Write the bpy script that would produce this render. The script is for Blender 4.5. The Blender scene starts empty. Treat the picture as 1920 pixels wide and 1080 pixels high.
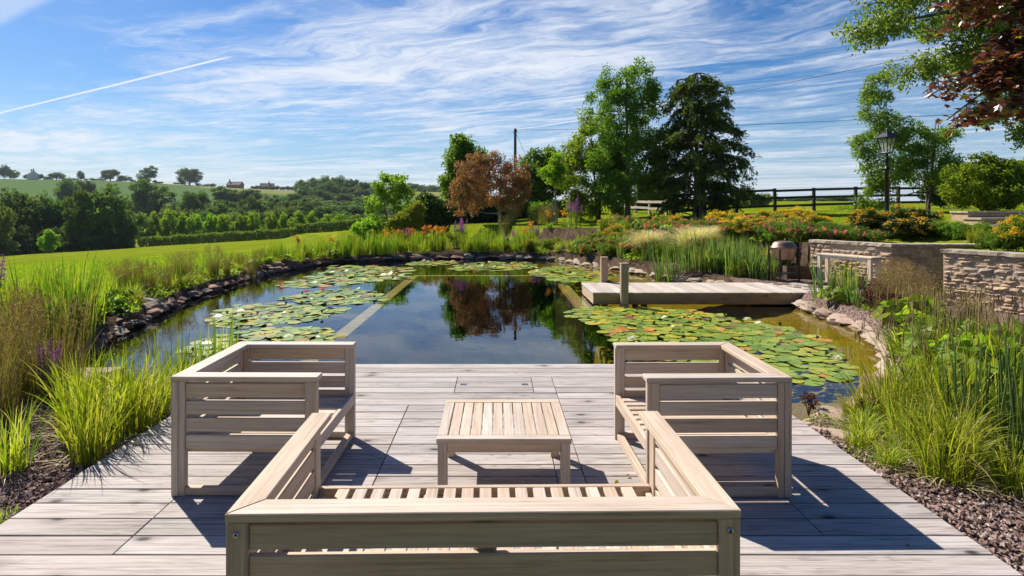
import bpy, bmesh, math, random
import numpy as np
from mathutils import Vector, Matrix, noise

rng = np.random.default_rng(11)
random.seed(11)
SC = bpy.context.scene
COL = SC.collection
R = math.radians

# ------------------------------------------------------------------ camera, sky, sun, exposure
F, CX, CY, H = 1060.0, 931.0, 392.0, 1.56       # focal length and horizon of the photograph, eye height in metres
cd = bpy.data.cameras.new('camera')
cam = bpy.data.objects.new('camera', cd)
COL.objects.link(cam)
cam.location = (0, 0, H)
cam.rotation_euler = (R(90), 0, 0)
cd.sensor_width = 36.0
cd.lens = F / 1920 * 36.0
cd.shift_x = (960 - CX) / 1920
cd.shift_y = -(540 - CY) / 1920
cd.clip_start = 0.05
cd.clip_end = 6000
SC.camera = cam
SC.view_settings.view_transform = 'Standard'
SC.view_settings.look = 'None'
SC.view_settings.exposure = 0.70
SC.view_settings.gamma = 1.0
SC.render.engine = 'CYCLES'
SC.cycles.max_bounces = 12
SC.cycles.transparent_max_bounces = 12
SC.cycles.transmission_bounces = 8
SC.cycles.glossy_bounces = 3
SC.cycles.diffuse_bounces = 7
SC.cycles.caustics_reflective = False
SC.cycles.caustics_refractive = False
SC.cycles.sample_clamp_indirect = 4.0
SC.cycles.use_denoising = True

SUN_TO = Vector((-0.457, 0.464, 0.65)).normalized()      # read off the chairs' shadows
SUN_EL = math.asin(SUN_TO.z)
SUN_AZ = math.atan2(SUN_TO.x, SUN_TO.y)
sd = bpy.data.lights.new('sun', 'SUN')
sd.energy = 5.0
sd.angle = R(0.53)
sd.color = (1.0, 0.91, 0.78)
sun = bpy.data.objects.new('sun', sd)
COL.objects.link(sun)
sun.location = (-40, 40, 60)
sun.rotation_euler = SUN_TO.to_track_quat('Z', 'Y').to_euler()


class NT:
    """small node helper"""
    def __init__(s, tree):
        s.t = tree
        s.n = tree.nodes
        s.n.clear()

    def new(s, typ, **kw):
        nd = s.n.new(typ)
        for k, v in kw.items():
            if k.startswith('_'):
                setattr(nd, k[1:], v)
            else:
                s.put(nd, k, v)
        return nd

    def put(s, nd, key, v):
        key = int(key[1:]) if key[0] == 'i' and key[1:].isdigit() else key.replace('__', ' ')
        sock = nd.inputs[key]
        if isinstance(v, bpy.types.NodeSocket):
            s.t.links.new(v, sock)
        elif isinstance(v, bpy.types.Node):
            s.t.links.new(v.outputs[0], sock)
        else:
            if isinstance(v, (tuple, list)) and len(v) == 3 and sock.type == 'RGBA':
                v = (*v, 1)
            sock.default_value = v

    def math(s, op, a, b=0.0, c=None, clamp=False):
        nd = s.n.new('ShaderNodeMath')
        nd.operation = op
        nd.use_clamp = clamp
        s.put(nd, 'i0', a)
        s.put(nd, 'i1', b)
        if c is not None:
            s.put(nd, 'i2', c)
        return nd.outputs[0]

    def sstep(s, v, lo, hi, a=0.0, b=1.0):
        nd = s.n.new('ShaderNodeMapRange')
        nd.interpolation_type = 'SMOOTHSTEP'
        s.put(nd, 'i0', v)
        s.put(nd, 'i1', lo); s.put(nd, 'i2', hi); s.put(nd, 'i3', a); s.put(nd, 'i4', b)
        return nd.outputs[0]

    def mix(s, f, a, b, blend='MIX'):
        nd = s.n.new('ShaderNodeMix')
        nd.data_type = 'RGBA'
        nd.blend_type = blend
        s.put(nd, 'i0', f)
        for i, v in ((6, a), (7, b)):
            if isinstance(v, (bpy.types.NodeSocket, bpy.types.Node)):
                s.put(nd, 'i%d' % i, v)
            else:
                nd.inputs[i].default_value = (*v[:3], 1)
        return nd.outputs[2]

    def ramp(s, v, stops, interp='LINEAR'):
        nd = s.n.new('ShaderNodeValToRGB')
        nd.color_ramp.interpolation = interp
        el = nd.color_ramp.elements
        while len(el) < len(stops):
            el.new(0.5)
        for e, (p, c) in zip(el, stops):
            e.position = p
            e.color = (*c, 1)
        s.put(nd, 'i0', v)
        return nd.outputs[0]

    def noise(s, vec, scale, detail=4.0, rough=0.55, dist=0.0):
        nd = s.n.new('ShaderNodeTexNoise')
        if vec is not None:
            s.put(nd, 'Vector', vec)
        s.put(nd, 'Scale', scale); s.put(nd, 'Detail', detail); s.put(nd, 'Roughness', rough); s.put(nd, 'Distortion', dist)
        return nd.outputs[0]

    def comb(s, x, y, z=0.0):
        return s.new('ShaderNodeCombineXYZ', i0=x, i1=y, i2=z).outputs[0]


def build_world():
    w = bpy.data.worlds.new('World')
    SC.world = w
    w.use_nodes = True
    T = NT(w.node_tree)
    sky = T.n.new('ShaderNodeTexSky')
    sky.sky_type = 'NISHITA'
    sky.sun_disc = False
    sky.sun_elevation = SUN_EL
    sky.sun_rotation = SUN_AZ
    sky.air_density = 1.0
    sky.dust_density = 0.6
    sky.ozone_density = 2.2
    co = T.n.new('ShaderNodeTexCoord')
    sep = T.new('ShaderNodeSeparateXYZ', i0=co.outputs['Generated'])
    x, y, z = sep.outputs
    zz = T.math('MAXIMUM', z, 0.015)
    u = T.math('DIVIDE', x, zz)
    v = T.math('DIVIDE', y, zz)
    ax, ay = -0.8436, 0.537                     # the winds aloft drag the cirrus along this heading
    s = T.math('ADD', T.math('MULTIPLY', u, ax), T.math('MULTIPLY', v, ay))
    t = T.math('SUBTRACT', T.math('MULTIPLY', v, ax), T.math('MULTIPLY', u, ay))
    warp = T.noise(T.comb(T.math('MULTIPLY', s, 0.22), T.math('MULTIPLY', t, 0.30), 3.7), 1.0, 3, 0.5)
    tw = T.math('ADD', t, T.math('MULTIPLY', T.math('SUBTRACT', warp, 0.5), 2.4))
    curl = T.noise(T.comb(T.math('MULTIPLY', s, 0.9), T.math('MULTIPLY', t, 1.6), 6.4), 1.0, 4, 0.55)
    tw = T.math('ADD', tw, T.math('MULTIPLY', T.math('SUBTRACT', curl, 0.5), 0.9))
    big = T.noise(T.comb(T.math('MULTIPLY', s, 0.17), T.math('MULTIPLY', tw, 0.42), 1.3), 1.0, 4, 0.55)
    mid = T.noise(T.comb(T.math('MULTIPLY', s, 0.55), T.math('MULTIPLY', tw, 1.5), 8.1), 1.0, 7, 0.62, 0.4)
    fine = T.noise(T.comb(T.math('MULTIPLY', s, 1.5), T.math('MULTIPLY', tw, 4.6), 2.2), 1.0, 9, 0.68, 0.3)

    def blob(s0, t0, rs, rt, amp):
        a = T.math('DIVIDE', T.math('SUBTRACT', s, s0), rs)
        b = T.math('DIVIDE', T.math('SUBTRACT', t, t0), rt)
        r2 = T.math('ADD', T.math('MULTIPLY', a, a), T.math('MULTIPLY', b, b))
        return T.math('MULTIPLY', T.math('EXPONENT', T.math('MULTIPLY', r2, -1.0)), amp)
    cover = T.math('ADD', T.math('MULTIPLY', big, 0.85), T.math('MULTIPLY', mid, 0.65))
    cover = T.math('ADD', cover, T.math('MULTIPLY', T.math('SUBTRACT', fine, 0.5), T.sstep(z, 0.02, 0.18, 0.25, 0.62)))
    for b in BLOBS:
        cover = T.math('ADD', cover, blob(*b))
    far = T.sstep(z, 0.0, 0.16, 0.14, 0.0)
    cover = T.math('ADD', cover, far)
    mask = T.math('MULTIPLY', T.sstep(cover, 0.60, 1.06, 0.0, 0.94), T.sstep(T.math('ADD', T.math('MULTIPLY', fine, 0.6), T.math('MULTIPLY', mid, 0.4)), 0.28, 0.62, 0.38, 1.0))
    # condensation trails: long straight lines of the same heading
    def trail(t0, w0, s0, s1, amp, bend=0.0):
        tt = T.math('SUBTRACT', t, t0)
        wob = T.math('MULTIPLY', T.math('SUBTRACT', mid, 0.5), w0 * 0.8)
        d = T.math('ABSOLUTE', T.math('ADD', tt, wob))
        a = T.sstep(d, w0 * 0.35, w0, amp, 0.0)
        return T.math('MULTIPLY', a, T.math('MULTIPLY', T.sstep(s, s0, s0 + 0.25), T.sstep(s, s1, s1 + 2.0, 1.0, 0.0)))
    for tr in TRAILS:
        mask = T.math('MAXIMUM', mask, trail(*tr))
    # a few small cumulus puffs low in the middle
    pf = T.noise(T.comb(T.math('MULTIPLY', u, 1.6), T.math('MULTIPLY', v, 1.6), 5.0), 1.0, 6, 0.6)
    mask = T.math('MULTIPLY', mask, T.math('MULTIPLY', T.sstep(z, 0.42, 0.62, 1.0, 0.12), T.sstep(y, -0.35, 0.1, 0.12, 1.0)))  # sky out of view kept nearly cloudless to weaken the fill light
    mask = T.math('MULTIPLY', mask, T.sstep(z, 0.0, 0.02))
    hsv = T.new('ShaderNodeHueSaturation', Saturation=1.50, Value=SKY_GAIN, Color=sky)
    tint = T.mix(1.0, hsv.outputs[0], SKY_TINT, 'MULTIPLY')
    hz = T.sstep(z, 0.0, 0.22, 0.55, 0.0)
    tint = T.mix(hz, tint, HORIZON)
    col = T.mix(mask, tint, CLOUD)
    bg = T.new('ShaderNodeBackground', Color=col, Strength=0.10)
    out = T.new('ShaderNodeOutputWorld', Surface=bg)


SKY_GAIN = 0.57
SKY_TINT = (0.80, 0.95, 1.12)
HORIZON = (2.3, 3.5, 5.0)
CLOUD = (5.3, 5.6, 6.1)
BLOBS = [(3.0, -2.7, 1.8, 0.7, 0.15), (3.6, -4.0, 2.2, 0.8, 0.10), (1.0, -2.2, 1.5, 0.5, 0.07), (5.0, -1.2, 1.4, 0.5, -0.4), (0.2, -4.6, 1.5, 1.6, -0.05), (1.0, -8.5, 1.6, 3.0, -0.02), (4.4, -5.2, 1.6, 0.9, 0.12)]
TRAILS = [(-2.19, 0.024, 3.35, 40.0, 0.95), (-6.1, 0.10, 9.0, 40.0, 0.5), (-7.9, 0.12, 8.0, 20.0, 0.6), (-1.05, 0.12, 2.3, 6.0, 0.4)]
build_world()


def at(px, Y):
    return (px - CX) * Y / F


def zat(py, Y):
    return H - (py - CY) * Y / F


# ------------------------------------------------------------------ object helpers
def tag(o, label=None, cat=None, group=None, kind=None):
    for k, v in (('label', label), ('category', cat), ('group', group), ('kind', kind)):
        if v:
            o[k] = v
    return o


def empty(name, loc=(0, 0, 0), rz=0.0):
    o = bpy.data.objects.new(name, None)
    o.empty_display_size = 0.2
    COL.objects.link(o)
    o.location = loc
    o.rotation_euler = (0, 0, rz)
    return o


def thing(name, label, cat, loc=(0, 0, 0), rz=0.0, group=None):
    return tag(empty(name, loc, rz), label, cat, group)


def copy_tree(o, parent=None):
    c = o.copy()
    COL.objects.link(c)
    if parent is not None:
        c.parent = parent
    for ch in list(o.children):
        copy_tree(ch, c)
    return c


def place(o, loc, rz=0.0, sc=1.0, label=None, group=None):
    o.location = loc
    o.rotation_euler = (0, 0, rz)
    o.scale = sc if isinstance(sc, (tuple, list)) else (sc, sc, sc)
    if label:
        o['label'] = label
    if group:
        o['group'] = group
    return o


class Kind:
    """first call places the prototype itself, later calls place copies"""
    def __init__(s, protos):
        s.p = protos
        s.used = [False] * len(protos)

    def put(s, loc, rz=None, sc=1.0, label=None, group=None, which=None):
        i = int(rng.integers(len(s.p))) if which is None else which
        o = s.p[i]
        if s.used[i]:
            o = copy_tree(o)
        s.used[i] = True
        if rz is None:
            rz = rng.uniform(0, 6.283)
        return place(o, loc, rz, sc, label, group)

    def clean(s):
        for u, o in zip(s.used, s.p):
            if not u:
                for ch in list(o.children_recursive):
                    bpy.data.objects.remove(ch)
                bpy.data.objects.remove(o)


class MB:
    def __init__(s):
        s.v, s.f, s.r, s.m, s.uv, s.n = [], [], [], [], [], 0

    def add(s, v, f, rnd=0.5, mat=0, uv=None):
        v = np.asarray(v, dtype=np.float64).reshape(-1, 3)
        f = np.asarray(f, dtype=np.int64)
        s.v.append(v)
        s.f.append(f + s.n)
        k = len(f)
        s.r.append(np.broadcast_to(np.asarray(rnd, dtype=np.float64), (k,)))
        s.m.append(np.full(k, mat, dtype=np.int32))
        s.uv.append(np.zeros((k, f.shape[1], 2)) if uv is None else np.asarray(uv, dtype=np.float64))
        s.n += len(v)

    def box(s, x0, x1, y0, y1, z0, z1, axis=None, mat=0, rnd=None, M=None):
        """a board; its grain runs along the longest side unless axis says so"""
        a = np.array([[x, y, z] for x in (x0, x1) for y in (y0, y1) for z in (z0, z1)], float)
        q = np.array([[0, 1, 3, 2], [4, 6, 7, 5], [0, 4, 5, 1], [2, 3, 7, 6], [0, 2, 6, 4], [1, 5, 7, 3]])
        d = (abs(x1 - x0), abs(y1 - y0), abs(z1 - z0))
        if axis is None:
            axis = int(np.argmax(d))
        ot = [i for i in range(3) if i != axis]
        off = rng.uniform(0, 40, 2)
        uv = np.zeros((6, 4, 2))
        p = a[q]
        uv[..., 0] = p[..., axis] + off[0]
        uv[..., 1] = p[..., ot[0]] + p[..., ot[1]] * 1.0 + off[1]
        if M is not None:
            a = np.array([M @ Vector(t) for t in a])
        s.add(a, q, rng.random() if rnd is None else rnd, mat, uv)

    def tube(s, pts, rad, sides=6, rnd=0.5, mat=0, cap=True):
        pts = np.asarray(pts, float)
        n = len(pts)
        rad = np.broadcast_to(np.asarray(rad, float), (n,))
        tan = np.gradient(pts, axis=0)
        tan /= np.linalg.norm(tan, axis=1, keepdims=True) + 1e-9
        ref = np.array([0, 0, 1.0]) if abs(tan[0][2]) < 0.9 else np.array([1.0, 0, 0])
        a = np.cross(tan, ref)
        a /= np.linalg.norm(a, axis=1, keepdims=True) + 1e-9
        b = np.cross(tan, a)
        th = np.linspace(0, 2 * np.pi, sides, endpoint=False)
        ring = a[:, None, :] * np.cos(th)[None, :, None] + b[:, None, :] * np.sin(th)[None, :, None]
        v = (pts[:, None, :] + ring * rad[:, None, None]).reshape(-1, 3)
        i = np.arange(n - 1)[:, None] * sides
        j = np.arange(sides)[None, :]
        k = (j + 1) % sides
        f = np.stack([i + j, i + k, i + sides + k, i + sides + j], -1).reshape(-1, 4)
        L = np.concatenate([[0], np.cumsum(np.linalg.norm(np.diff(pts, axis=0), axis=1))])
        ii = np.arange(n - 1)[:, None] + 0 * j
        jj = j + 0 * ii
        uu = np.stack([L[ii], L[ii], L[ii + 1], L[ii + 1]], -1).reshape(-1, 4)
        vv = np.stack([jj, jj + 1, jj + 1, jj], -1).reshape(-1, 4) * (2 * np.pi / sides) * float(rad.mean())
        s.add(v, f, rnd, mat, np.stack([uu, vv], -1))
        if cap:
            c = np.arange(sides)
            s.add(v[-sides:], c[None, :], rnd, mat)
            s.add(v[:sides], c[None, ::-1], rnd, mat)

    def lathe(s, prof, sides=24, mat=0, rnd=0.5, sx=1.0, sy=1.0, c=(0, 0, 0), rot=0.0):
        prof = np.asarray(prof, float)
        th = np.linspace(0, 2 * np.pi, sides, endpoint=False) + rot
        n = len(prof)
        v = np.zeros((n, sides, 3))
        v[..., 0] = prof[:, 0:1] * np.cos(th) * sx + c[0]
        v[..., 1] = prof[:, 0:1] * np.sin(th) * sy + c[1]
        v[..., 2] = prof[:, 1:2] + c[2]
        i = np.arange(n - 1)[:, None] * sides
        j = np.arange(sides)[None, :]
        k = (j + 1) % sides
        f = np.stack([i + j, i + k, i + sides + k, i + sides + j], -1).reshape(-1, 4)
        s.add(v.reshape(-1, 3), f, rnd, mat)

    def blades(s, base, h, lean_dir, lean, w, droop=0.3, seg=5, rnd=None, mat=0, twist=None):
        """n tapering, arching blades: base (n,3), height, leaning direction (angle), lean (m), width"""
        base = np.asarray(base, float)
        n = len(base)
        h = np.broadcast_to(h, (n,)).astype(float)
        lean = np.broadcast_to(lean, (n,)).astype(float)
        w = np.broadcast_to(w, (n,)).astype(float)
        droop = np.broadcast_to(droop, (n,)).astype(float)
        d = np.stack([np.cos(lean_dir), np.sin(lean_dir), np.zeros(n)], -1)
        tw = lean_dir + np.pi / 2 + (rng.normal(0, 0.9, n) if twist is None else twist)
        sd_ = np.stack([np.cos(tw), np.sin(tw), np.zeros(n)], -1)
        ts = np.linspace(0, 1, seg + 1)
        V = np.zeros((n, 2 * seg + 1, 3))
        for i, t in enumerate(ts):
            p = base + d * (lean * t ** 1.8)[:, None]
            p[:, 2] += h * (t - droop * t ** 3)
            ww = w * (1 - 0.15 * t) * (1 - t ** 3) * 0.5
            if i < seg:
                V[:, 2 * i] = p - sd_ * ww[:, None]
                V[:, 2 * i + 1] = p + sd_ * ww[:, None]
            else:
                V[:, 2 * seg] = p
        st = np.arange(n)[:, None] * (2 * seg + 1)
        if rnd is None:
            rnd = rng.random(n)
        q = []
        for i in range(seg - 1):
            q.append(st + np.array([[2 * i, 2 * i + 1, 2 * i + 3, 2 * i + 2]]))
        q = np.stack(q, 1).reshape(-1, 4)
        tr = st + np.array([[2 * seg - 2, 2 * seg - 1, 2 * seg]])
        n0 = s.n
        s.add(V.reshape(-1, 3), q, np.repeat(rnd, seg - 1), mat)
        s.f.append(tr + n0); s.r.append(np.asarray(rnd)); s.m.append(np.full(n, mat, np.int32)); s.uv.append(np.zeros((n, 3, 2)))

    def leaves(s, c, axis, nrm, L, W, rnd=None, mat=0, fold=0.25):
        """folded rhombic leaves"""
        c = np.asarray(c, float)
        n = len(c)
        if n == 0:
            return
        L = np.broadcast_to(L, (n,)).astype(float)[:, None]
        W = np.broadcast_to(W, (n,)).astype(float)[:, None]
        a = axis / (np.linalg.norm(axis, axis=1, keepdims=True) + 1e-9)
        sd_ = np.cross(nrm, a)
        sd_ /= np.linalg.norm(sd_, axis=1, keepdims=True) + 1e-9
        up = np.cross(a, sd_)
        V = np.stack([c, c + a * L * 0.45 + sd_ * W * 0.5 + up * W * fold, c + a * L - up * L * 0.12, c + a * L * 0.45 - sd_ * W * 0.5 + up * W * fold], 1)
        st = np.arange(n)[:, None] * 4
        f = np.stack([st + np.array([[0, 1, 2]]), st + np.array([[0, 2, 3]])], 1).reshape(-1, 3)
        if rnd is None:
            rnd = rng.random(n)
        s.add(V.reshape(-1, 3), f, np.repeat(rnd, 2), mat)

    def build(s, name, mats, parent=None, smooth=False, bevel=0.0, seg=1):
        me = bpy.data.meshes.new(name)
        v = np.concatenate(s.v)
        me.vertices.add(len(v))
        me.vertices.foreach_set('co', v.astype(np.float32).ravel())
        idx = np.concatenate([f.ravel() for f in s.f])
        tot = np.concatenate([np.full(len(f), f.shape[1]) for f in s.f])
        start = np.concatenate([[0], np.cumsum(tot)[:-1]])
        me.loops.add(len(idx))
        me.loops.foreach_set('vertex_index', idx.astype(np.int32))
        me.polygons.add(len(tot))
        me.polygons.foreach_set('loop_start', start.astype(np.int32))
        mats = mats if isinstance(mats, (list, tuple)) else [mats]
        for m in mats:
            me.materials.append(m)
        me.polygons.foreach_set('material_index', np.concatenate(s.m))
        a = me.attributes.new('rnd', 'FLOAT', 'FACE')
        a.data.foreach_set('value', np.concatenate(s.r).astype(np.float32))
        uv = me.uv_layers.new(name='UVMap')
        uv.data.foreach_set('uv', np.concatenate([u.reshape(-1, 2) for u in s.uv]).astype(np.float32).ravel())
        me.polygons.foreach_set('use_smooth', np.full(len(tot), smooth))
        me.update(calc_edges=True)
        me.validate()
        o = bpy.data.objects.new(name, me)
        COL.objects.link(o)
        if parent is not None:
            o.parent = parent
        if bevel:
            b = o.modifiers.new('edge', 'BEVEL')
            b.width = bevel
            b.segments = seg
            b.limit_method = 'ANGLE'
            b.angle_limit = R(40)
        return o


def unit(n):
    v = rng.normal(size=(n, 3))
    return v / np.linalg.norm(v, axis=1, keepdims=True)


# ------------------------------------------------------------------ materials
def mat_new(name):
    m = bpy.data.materials.new(name)
    m.use_nodes = True
    return m, NT(m.node_tree)


def finish(T, bsdf, disp=None):
    o = T.new('ShaderNodeOutputMaterial', Surface=bsdf)
    return o


def attr(T, name='rnd'):
    return T.new('ShaderNodeAttribute', _attribute_name=name).outputs['Fac']


def leaf_mat(name, stops, trans=0.38, rough=0.5, tcol=1.6, spec=0.35):
    m, T = mat_new(name)
    a = attr(T)
    oi = T.n.new('ShaderNodeObjectInfo')
    col = T.ramp(a, stops)
    hs = T.new('ShaderNodeHueSaturation', Hue=T.sstep(oi.outputs['Random'], 0, 1, 0.485, 0.512), Value=T.sstep(oi.outputs['Random'], 0, 1, 0.85, 1.18), Color=col)
    p = T.new('ShaderNodeBsdfPrincipled', Base__Color=hs, Roughness=rough, Specular__IOR__Level=spec)
    tc = T.mix(1.0, hs.outputs[0], (tcol, tcol * 1.05, tcol * 0.55), 'MULTIPLY')
    tr = T.new('ShaderNodeBsdfTranslucent', Color=tc)
    finish(T, T.new('ShaderNodeMixShader', i0=trans, i1=p, i2=tr))
    return m


def plain(name, col, rough=0.6, metal=0.0, spec=0.4, bump=0.0, scale=30.0, var=0.25):
    m, T = mat_new(name)
    co = T.n.new('ShaderNodeTexCoord').outputs['Object']
    n = T.noise(co, scale, 5, 0.6)
    c2 = tuple(max(0, c * (1 - var)) for c in col)
    c3 = tuple(min(1, c * (1 + var)) for c in col)
    c = T.ramp(n, [(0.3, c2), (0.7, c3)])
    p = T.new('ShaderNodeBsdfPrincipled', Base__Color=c, Roughness=rough, Metallic=metal, Specular__IOR__Level=spec)
    if bump:
        T.put(p, 'Normal', T.new('ShaderNodeBump', Strength=bump, Distance=0.01, Height=n))
    finish(T, p)
    return m


def wood_mat(name, light, mid, dark, knots=0.0, contour=0.0, streak=0.6, rough=0.7, bump=0.25, var=0.18):
    """weathered timber: UV u runs along the board in metres, v across"""
    m, T = mat_new(name)
    uv = T.n.new('ShaderNodeUVMap').outputs[0]
    sp = T.new('ShaderNodeSeparateXYZ', i0=uv)
    u, v = sp.outputs[0], sp.outputs[1]
    r = attr(T)
    s1 = T.noise(T.comb(T.math('MULTIPLY', u, 2.2), T.math('MULTIPLY', v, 75), T.math('MULTIPLY', r, 30)), 1.0, 5, 0.65)
    s2 = T.noise(T.comb(T.math('MULTIPLY', u, 9.0), T.math('MULTIPLY', v, 330), T.math('MULTIPLY', r, 30)), 1.0, 3, 0.6)
    blot = T.noise(T.comb(T.math('MULTIPLY', u, 1.6), T.math('MULTIPLY', v, 6), T.math('MULTIPLY', r, 90)), 1.0, 4, 0.6)
    g = T.math('ADD', T.math('MULTIPLY', s1, streak), T.math('ADD', T.math('MULTIPLY', s2, 0.35), T.math('MULTIPLY', blot, 0.45)))
    c0 = 0.5 * (streak + 0.8)
    col = T.ramp(T.math('ADD', T.math('SUBTRACT', g, c0), 0.5), [(0.22, dark), (0.42, mid), (0.60, light), (0.82, tuple(min(1, c * 1.12) for c in light))])
    hgt = g
    if contour:
        kv = T.comb(T.math('MULTIPLY', u, 1.0), T.math('MULTIPLY', v, 10.0), T.math('MULTIPLY', r, 57))
        cn = T.noise(kv, 1.0, 2, 0.45, 0.3)
        ring = T.math('SINE', T.math('MULTIPLY', cn, 90.0))
        line = T.sstep(ring, 0.45, 1.0)
        wmask = T.sstep(T.noise(T.comb(T.math('MULTIPLY', u, 0.9), T.math('MULTIPLY', v, 5), T.math('MULTIPLY', r, 11)), 1.0, 2), 0.42, 0.62)
        line = T.math('MULTIPLY', line, T.math('MULTIPLY', wmask, contour))
        col = T.mix(line, col, tuple(c * 0.72 for c in dark))
        hgt = T.math('SUBTRACT', hgt, T.math('MULTIPLY', line, 0.5))
    if knots:
        vo = T.n.new('ShaderNodeTexVoronoi')
        vo.voronoi_dimensions = '2D'
        T.put(vo, 'Vector', T.comb(T.math('ADD', T.math('MULTIPLY', u, 2.6), T.math('MULTIPLY', r, 77)), T.math('ADD', T.math('MULTIPLY', v, 5.0), T.math('MULTIPLY', r, 31))))
        T.put(vo, 'Scale', 1.0)
        kd = T.math('ADD', vo.outputs['Distance'], T.math('MULTIPLY', T.math('SUBTRACT', s1, 0.5), 0.10))
        on = T.sstep(T.new('ShaderNodeSeparateColor', i0=vo.outputs['Color']).outputs[0], 0.80, 0.83)
        k = T.math('MULTIPLY', T.math('MULTIPLY', T.sstep(kd, 0.03, 0.13, 1, 0), on), knots)
        halo = T.math('MULTIPLY', T.math('MULTIPLY', T.sstep(kd, 0.1, 0.34, 1, 0), on), knots * 0.4)
        col = T.mix(halo, col, dark)
        col = T.mix(k, col, tuple(c * 0.35 for c in dark))
    hs = T.new('ShaderNodeHueSaturation', Value=T.sstep(r, 0, 1, 1 - var, 1 + var), Saturation=T.sstep(T.math('FRACT', T.math('MULTIPLY', r, 7.3)), 0, 1, 0.75, 1.2), Color=col)
    p = T.new('ShaderNodeBsdfPrincipled', Base__Color=hs, Roughness=rough, Specular__IOR__Level=0.3)
    T.put(p, 'Normal', T.new('ShaderNodeBump', Strength=bump, Distance=0.004, Height=hgt))
    finish(T, p)
    return m


def rock_mat(name, stops, moss=0.0, scale=6.0, bump=0.6):
    m, T = mat_new(name)
    co = T.n.new('ShaderNodeTexCoord').outputs['Object']
    oi = T.n.new('ShaderNodeObjectInfo')
    r = attr(T)
    rr = T.math('FRACT', T.math('ADD', r, oi.outputs['Random']))
    n = T.noise(co, scale, 8, 0.65)
    fine = T.noise(co, scale * 9, 5, 0.7)
    base = T.ramp(rr, stops)
    d = T.mix(1.0, base, T.ramp(n, [(0.25, (0.62, 0.6, 0.58)), (0.55, (1, 1, 1)), (0.8, (1.3, 1.27, 1.2))]), 'MULTIPLY')
    d = T.mix(0.7, d, T.ramp(fine, [(0.3, (0.7, 0.7, 0.7)), (0.7, (1.2, 1.2, 1.2))]), 'MULTIPLY')
    if moss:
        mm = T.math('MULTIPLY', T.sstep(T.noise(co, scale * 0.6, 6, 0.7), 0.5, 0.66), moss)
        d = T.mix(mm, d, (0.10, 0.11, 0.05))
    p = T.new('ShaderNodeBsdfPrincipled', Base__Color=d, Roughness=0.85, Specular__IOR__Level=0.25)
    T.put(p, 'Normal', T.new('ShaderNodeBump', Strength=bump, Distance=0.02, Height=T.math('ADD', n, T.math('MULTIPLY', fine, 0.4))))
    finish(T, p)
    return m


M = {}
M['deck'] = wood_mat('weathered_deck', (0.435, 0.40, 0.385), (0.325, 0.292, 0.277), (0.125, 0.105, 0.097), knots=1.0, contour=0.45, streak=1.0, rough=0.75, bump=0.3, var=0.12)
M['teak'] = wood_mat('greyed_teak', (0.575, 0.48, 0.395), (0.475, 0.38, 0.30), (0.28, 0.21, 0.155), streak=0.95, rough=0.62, bump=0.2, var=0.08)
M['jetty'] = wood_mat('jetty_timber', (0.52, 0.47, 0.42), (0.41, 0.36, 0.31), (0.27, 0.24, 0.21), knots=0.5, streak=0.5, rough=0.8, var=0.15)
M['beam'] = wood_mat('damp_timber', (0.50, 0.36, 0.22), (0.38, 0.26, 0.15), (0.16, 0.105, 0.065), knots=0.6, streak=0.7, rough=0.8, var=0.12)
M['post'] = wood_mat('post_timber', (0.50, 0.37, 0.25), (0.40, 0.28, 0.185), (0.20, 0.135, 0.09), streak=0.7, rough=0.8)
M['pale_wood'] = wood_mat('pale_bench_wood', (0.72, 0.63, 0.52), (0.64, 0.54, 0.43), (0.42, 0.34, 0.26), streak=0.6)
M['fence_dark'] = wood_mat('shaded_fence_timber', (0.055, 0.043, 0.034), (0.036, 0.028, 0.022), (0.016, 0.012, 0.010), streak=0.7, rough=0.75)  # dark copy of the fence timber; shade of the unlit stretch put into colour
M['fence_grey'] = wood_mat('sunlit_fence_timber', (0.42, 0.38, 0.32), (0.30, 0.26, 0.21), (0.14, 0.12, 0.10), streak=0.8, rough=0.85)  # pale copy of the fence timber; sunlight on the turned stretch put into colour
M['bark'] = plain('bark', (0.12, 0.095, 0.075), 0.9, bump=0.8, scale=14, var=0.45)
M['bark_pale'] = plain('pale_bark', (0.30, 0.26, 0.21), 0.9, bump=0.5, scale=16, var=0.35)
M['stem'] = leaf_mat('green_stem', [(0, (0.06, 0.09, 0.02)), (1, (0.14, 0.16, 0.04))], 0.15)
M['twig'] = plain('twig', (0.10, 0.07, 0.05), 0.9, scale=20)
M['iron'] = plain('black_iron', (0.014, 0.014, 0.015), 0.42, 0.2, 0.5, bump=0.15, scale=60, var=0.3)
M['steel'] = plain('brushed_steel', (0.55, 0.55, 0.56), 0.32, 1.0, scale=40, var=0.1)
M['bronze'] = plain('bronze_metal', (0.34, 0.23, 0.17), 0.5, 0.85, bump=0.06, scale=22, var=0.3)
M['dark_hole'] = plain('dark_gap', (0.012, 0.011, 0.010), 0.9)  # near-black; darkness of gaps and recesses put into the colour, also dark soil
M['crate'] = wood_mat('orange_crate_wood', (0.50, 0.30, 0.13), (0.42, 0.24, 0.10), (0.25, 0.13, 0.06), streak=0.6)
M['rust'] = plain('rusted_trough', (0.10, 0.065, 0.045), 0.75, 0.1, scale=12, var=0.4)
M['lamp_glass'], _T = mat_new('lantern_glass')
finish(_T, _T.new('ShaderNodeMixShader', i0=0.35, i1=_T.new('ShaderNodeBsdfTransparent', Color=(0.93, 0.95, 0.90)), i2=_T.new('ShaderNodeBsdfPrincipled', Base__Color=(0.62, 0.62, 0.52), Roughness=0.12)))
M['cream'] = plain('cream_render', (0.72, 0.68, 0.60), 0.9, scale=2)
M['slate'] = plain('slate_tiles', (0.10, 0.075, 0.065), 0.8, scale=3)
M['brick'] = plain('far_brick', (0.22, 0.11, 0.08), 0.9, scale=3)
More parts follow.
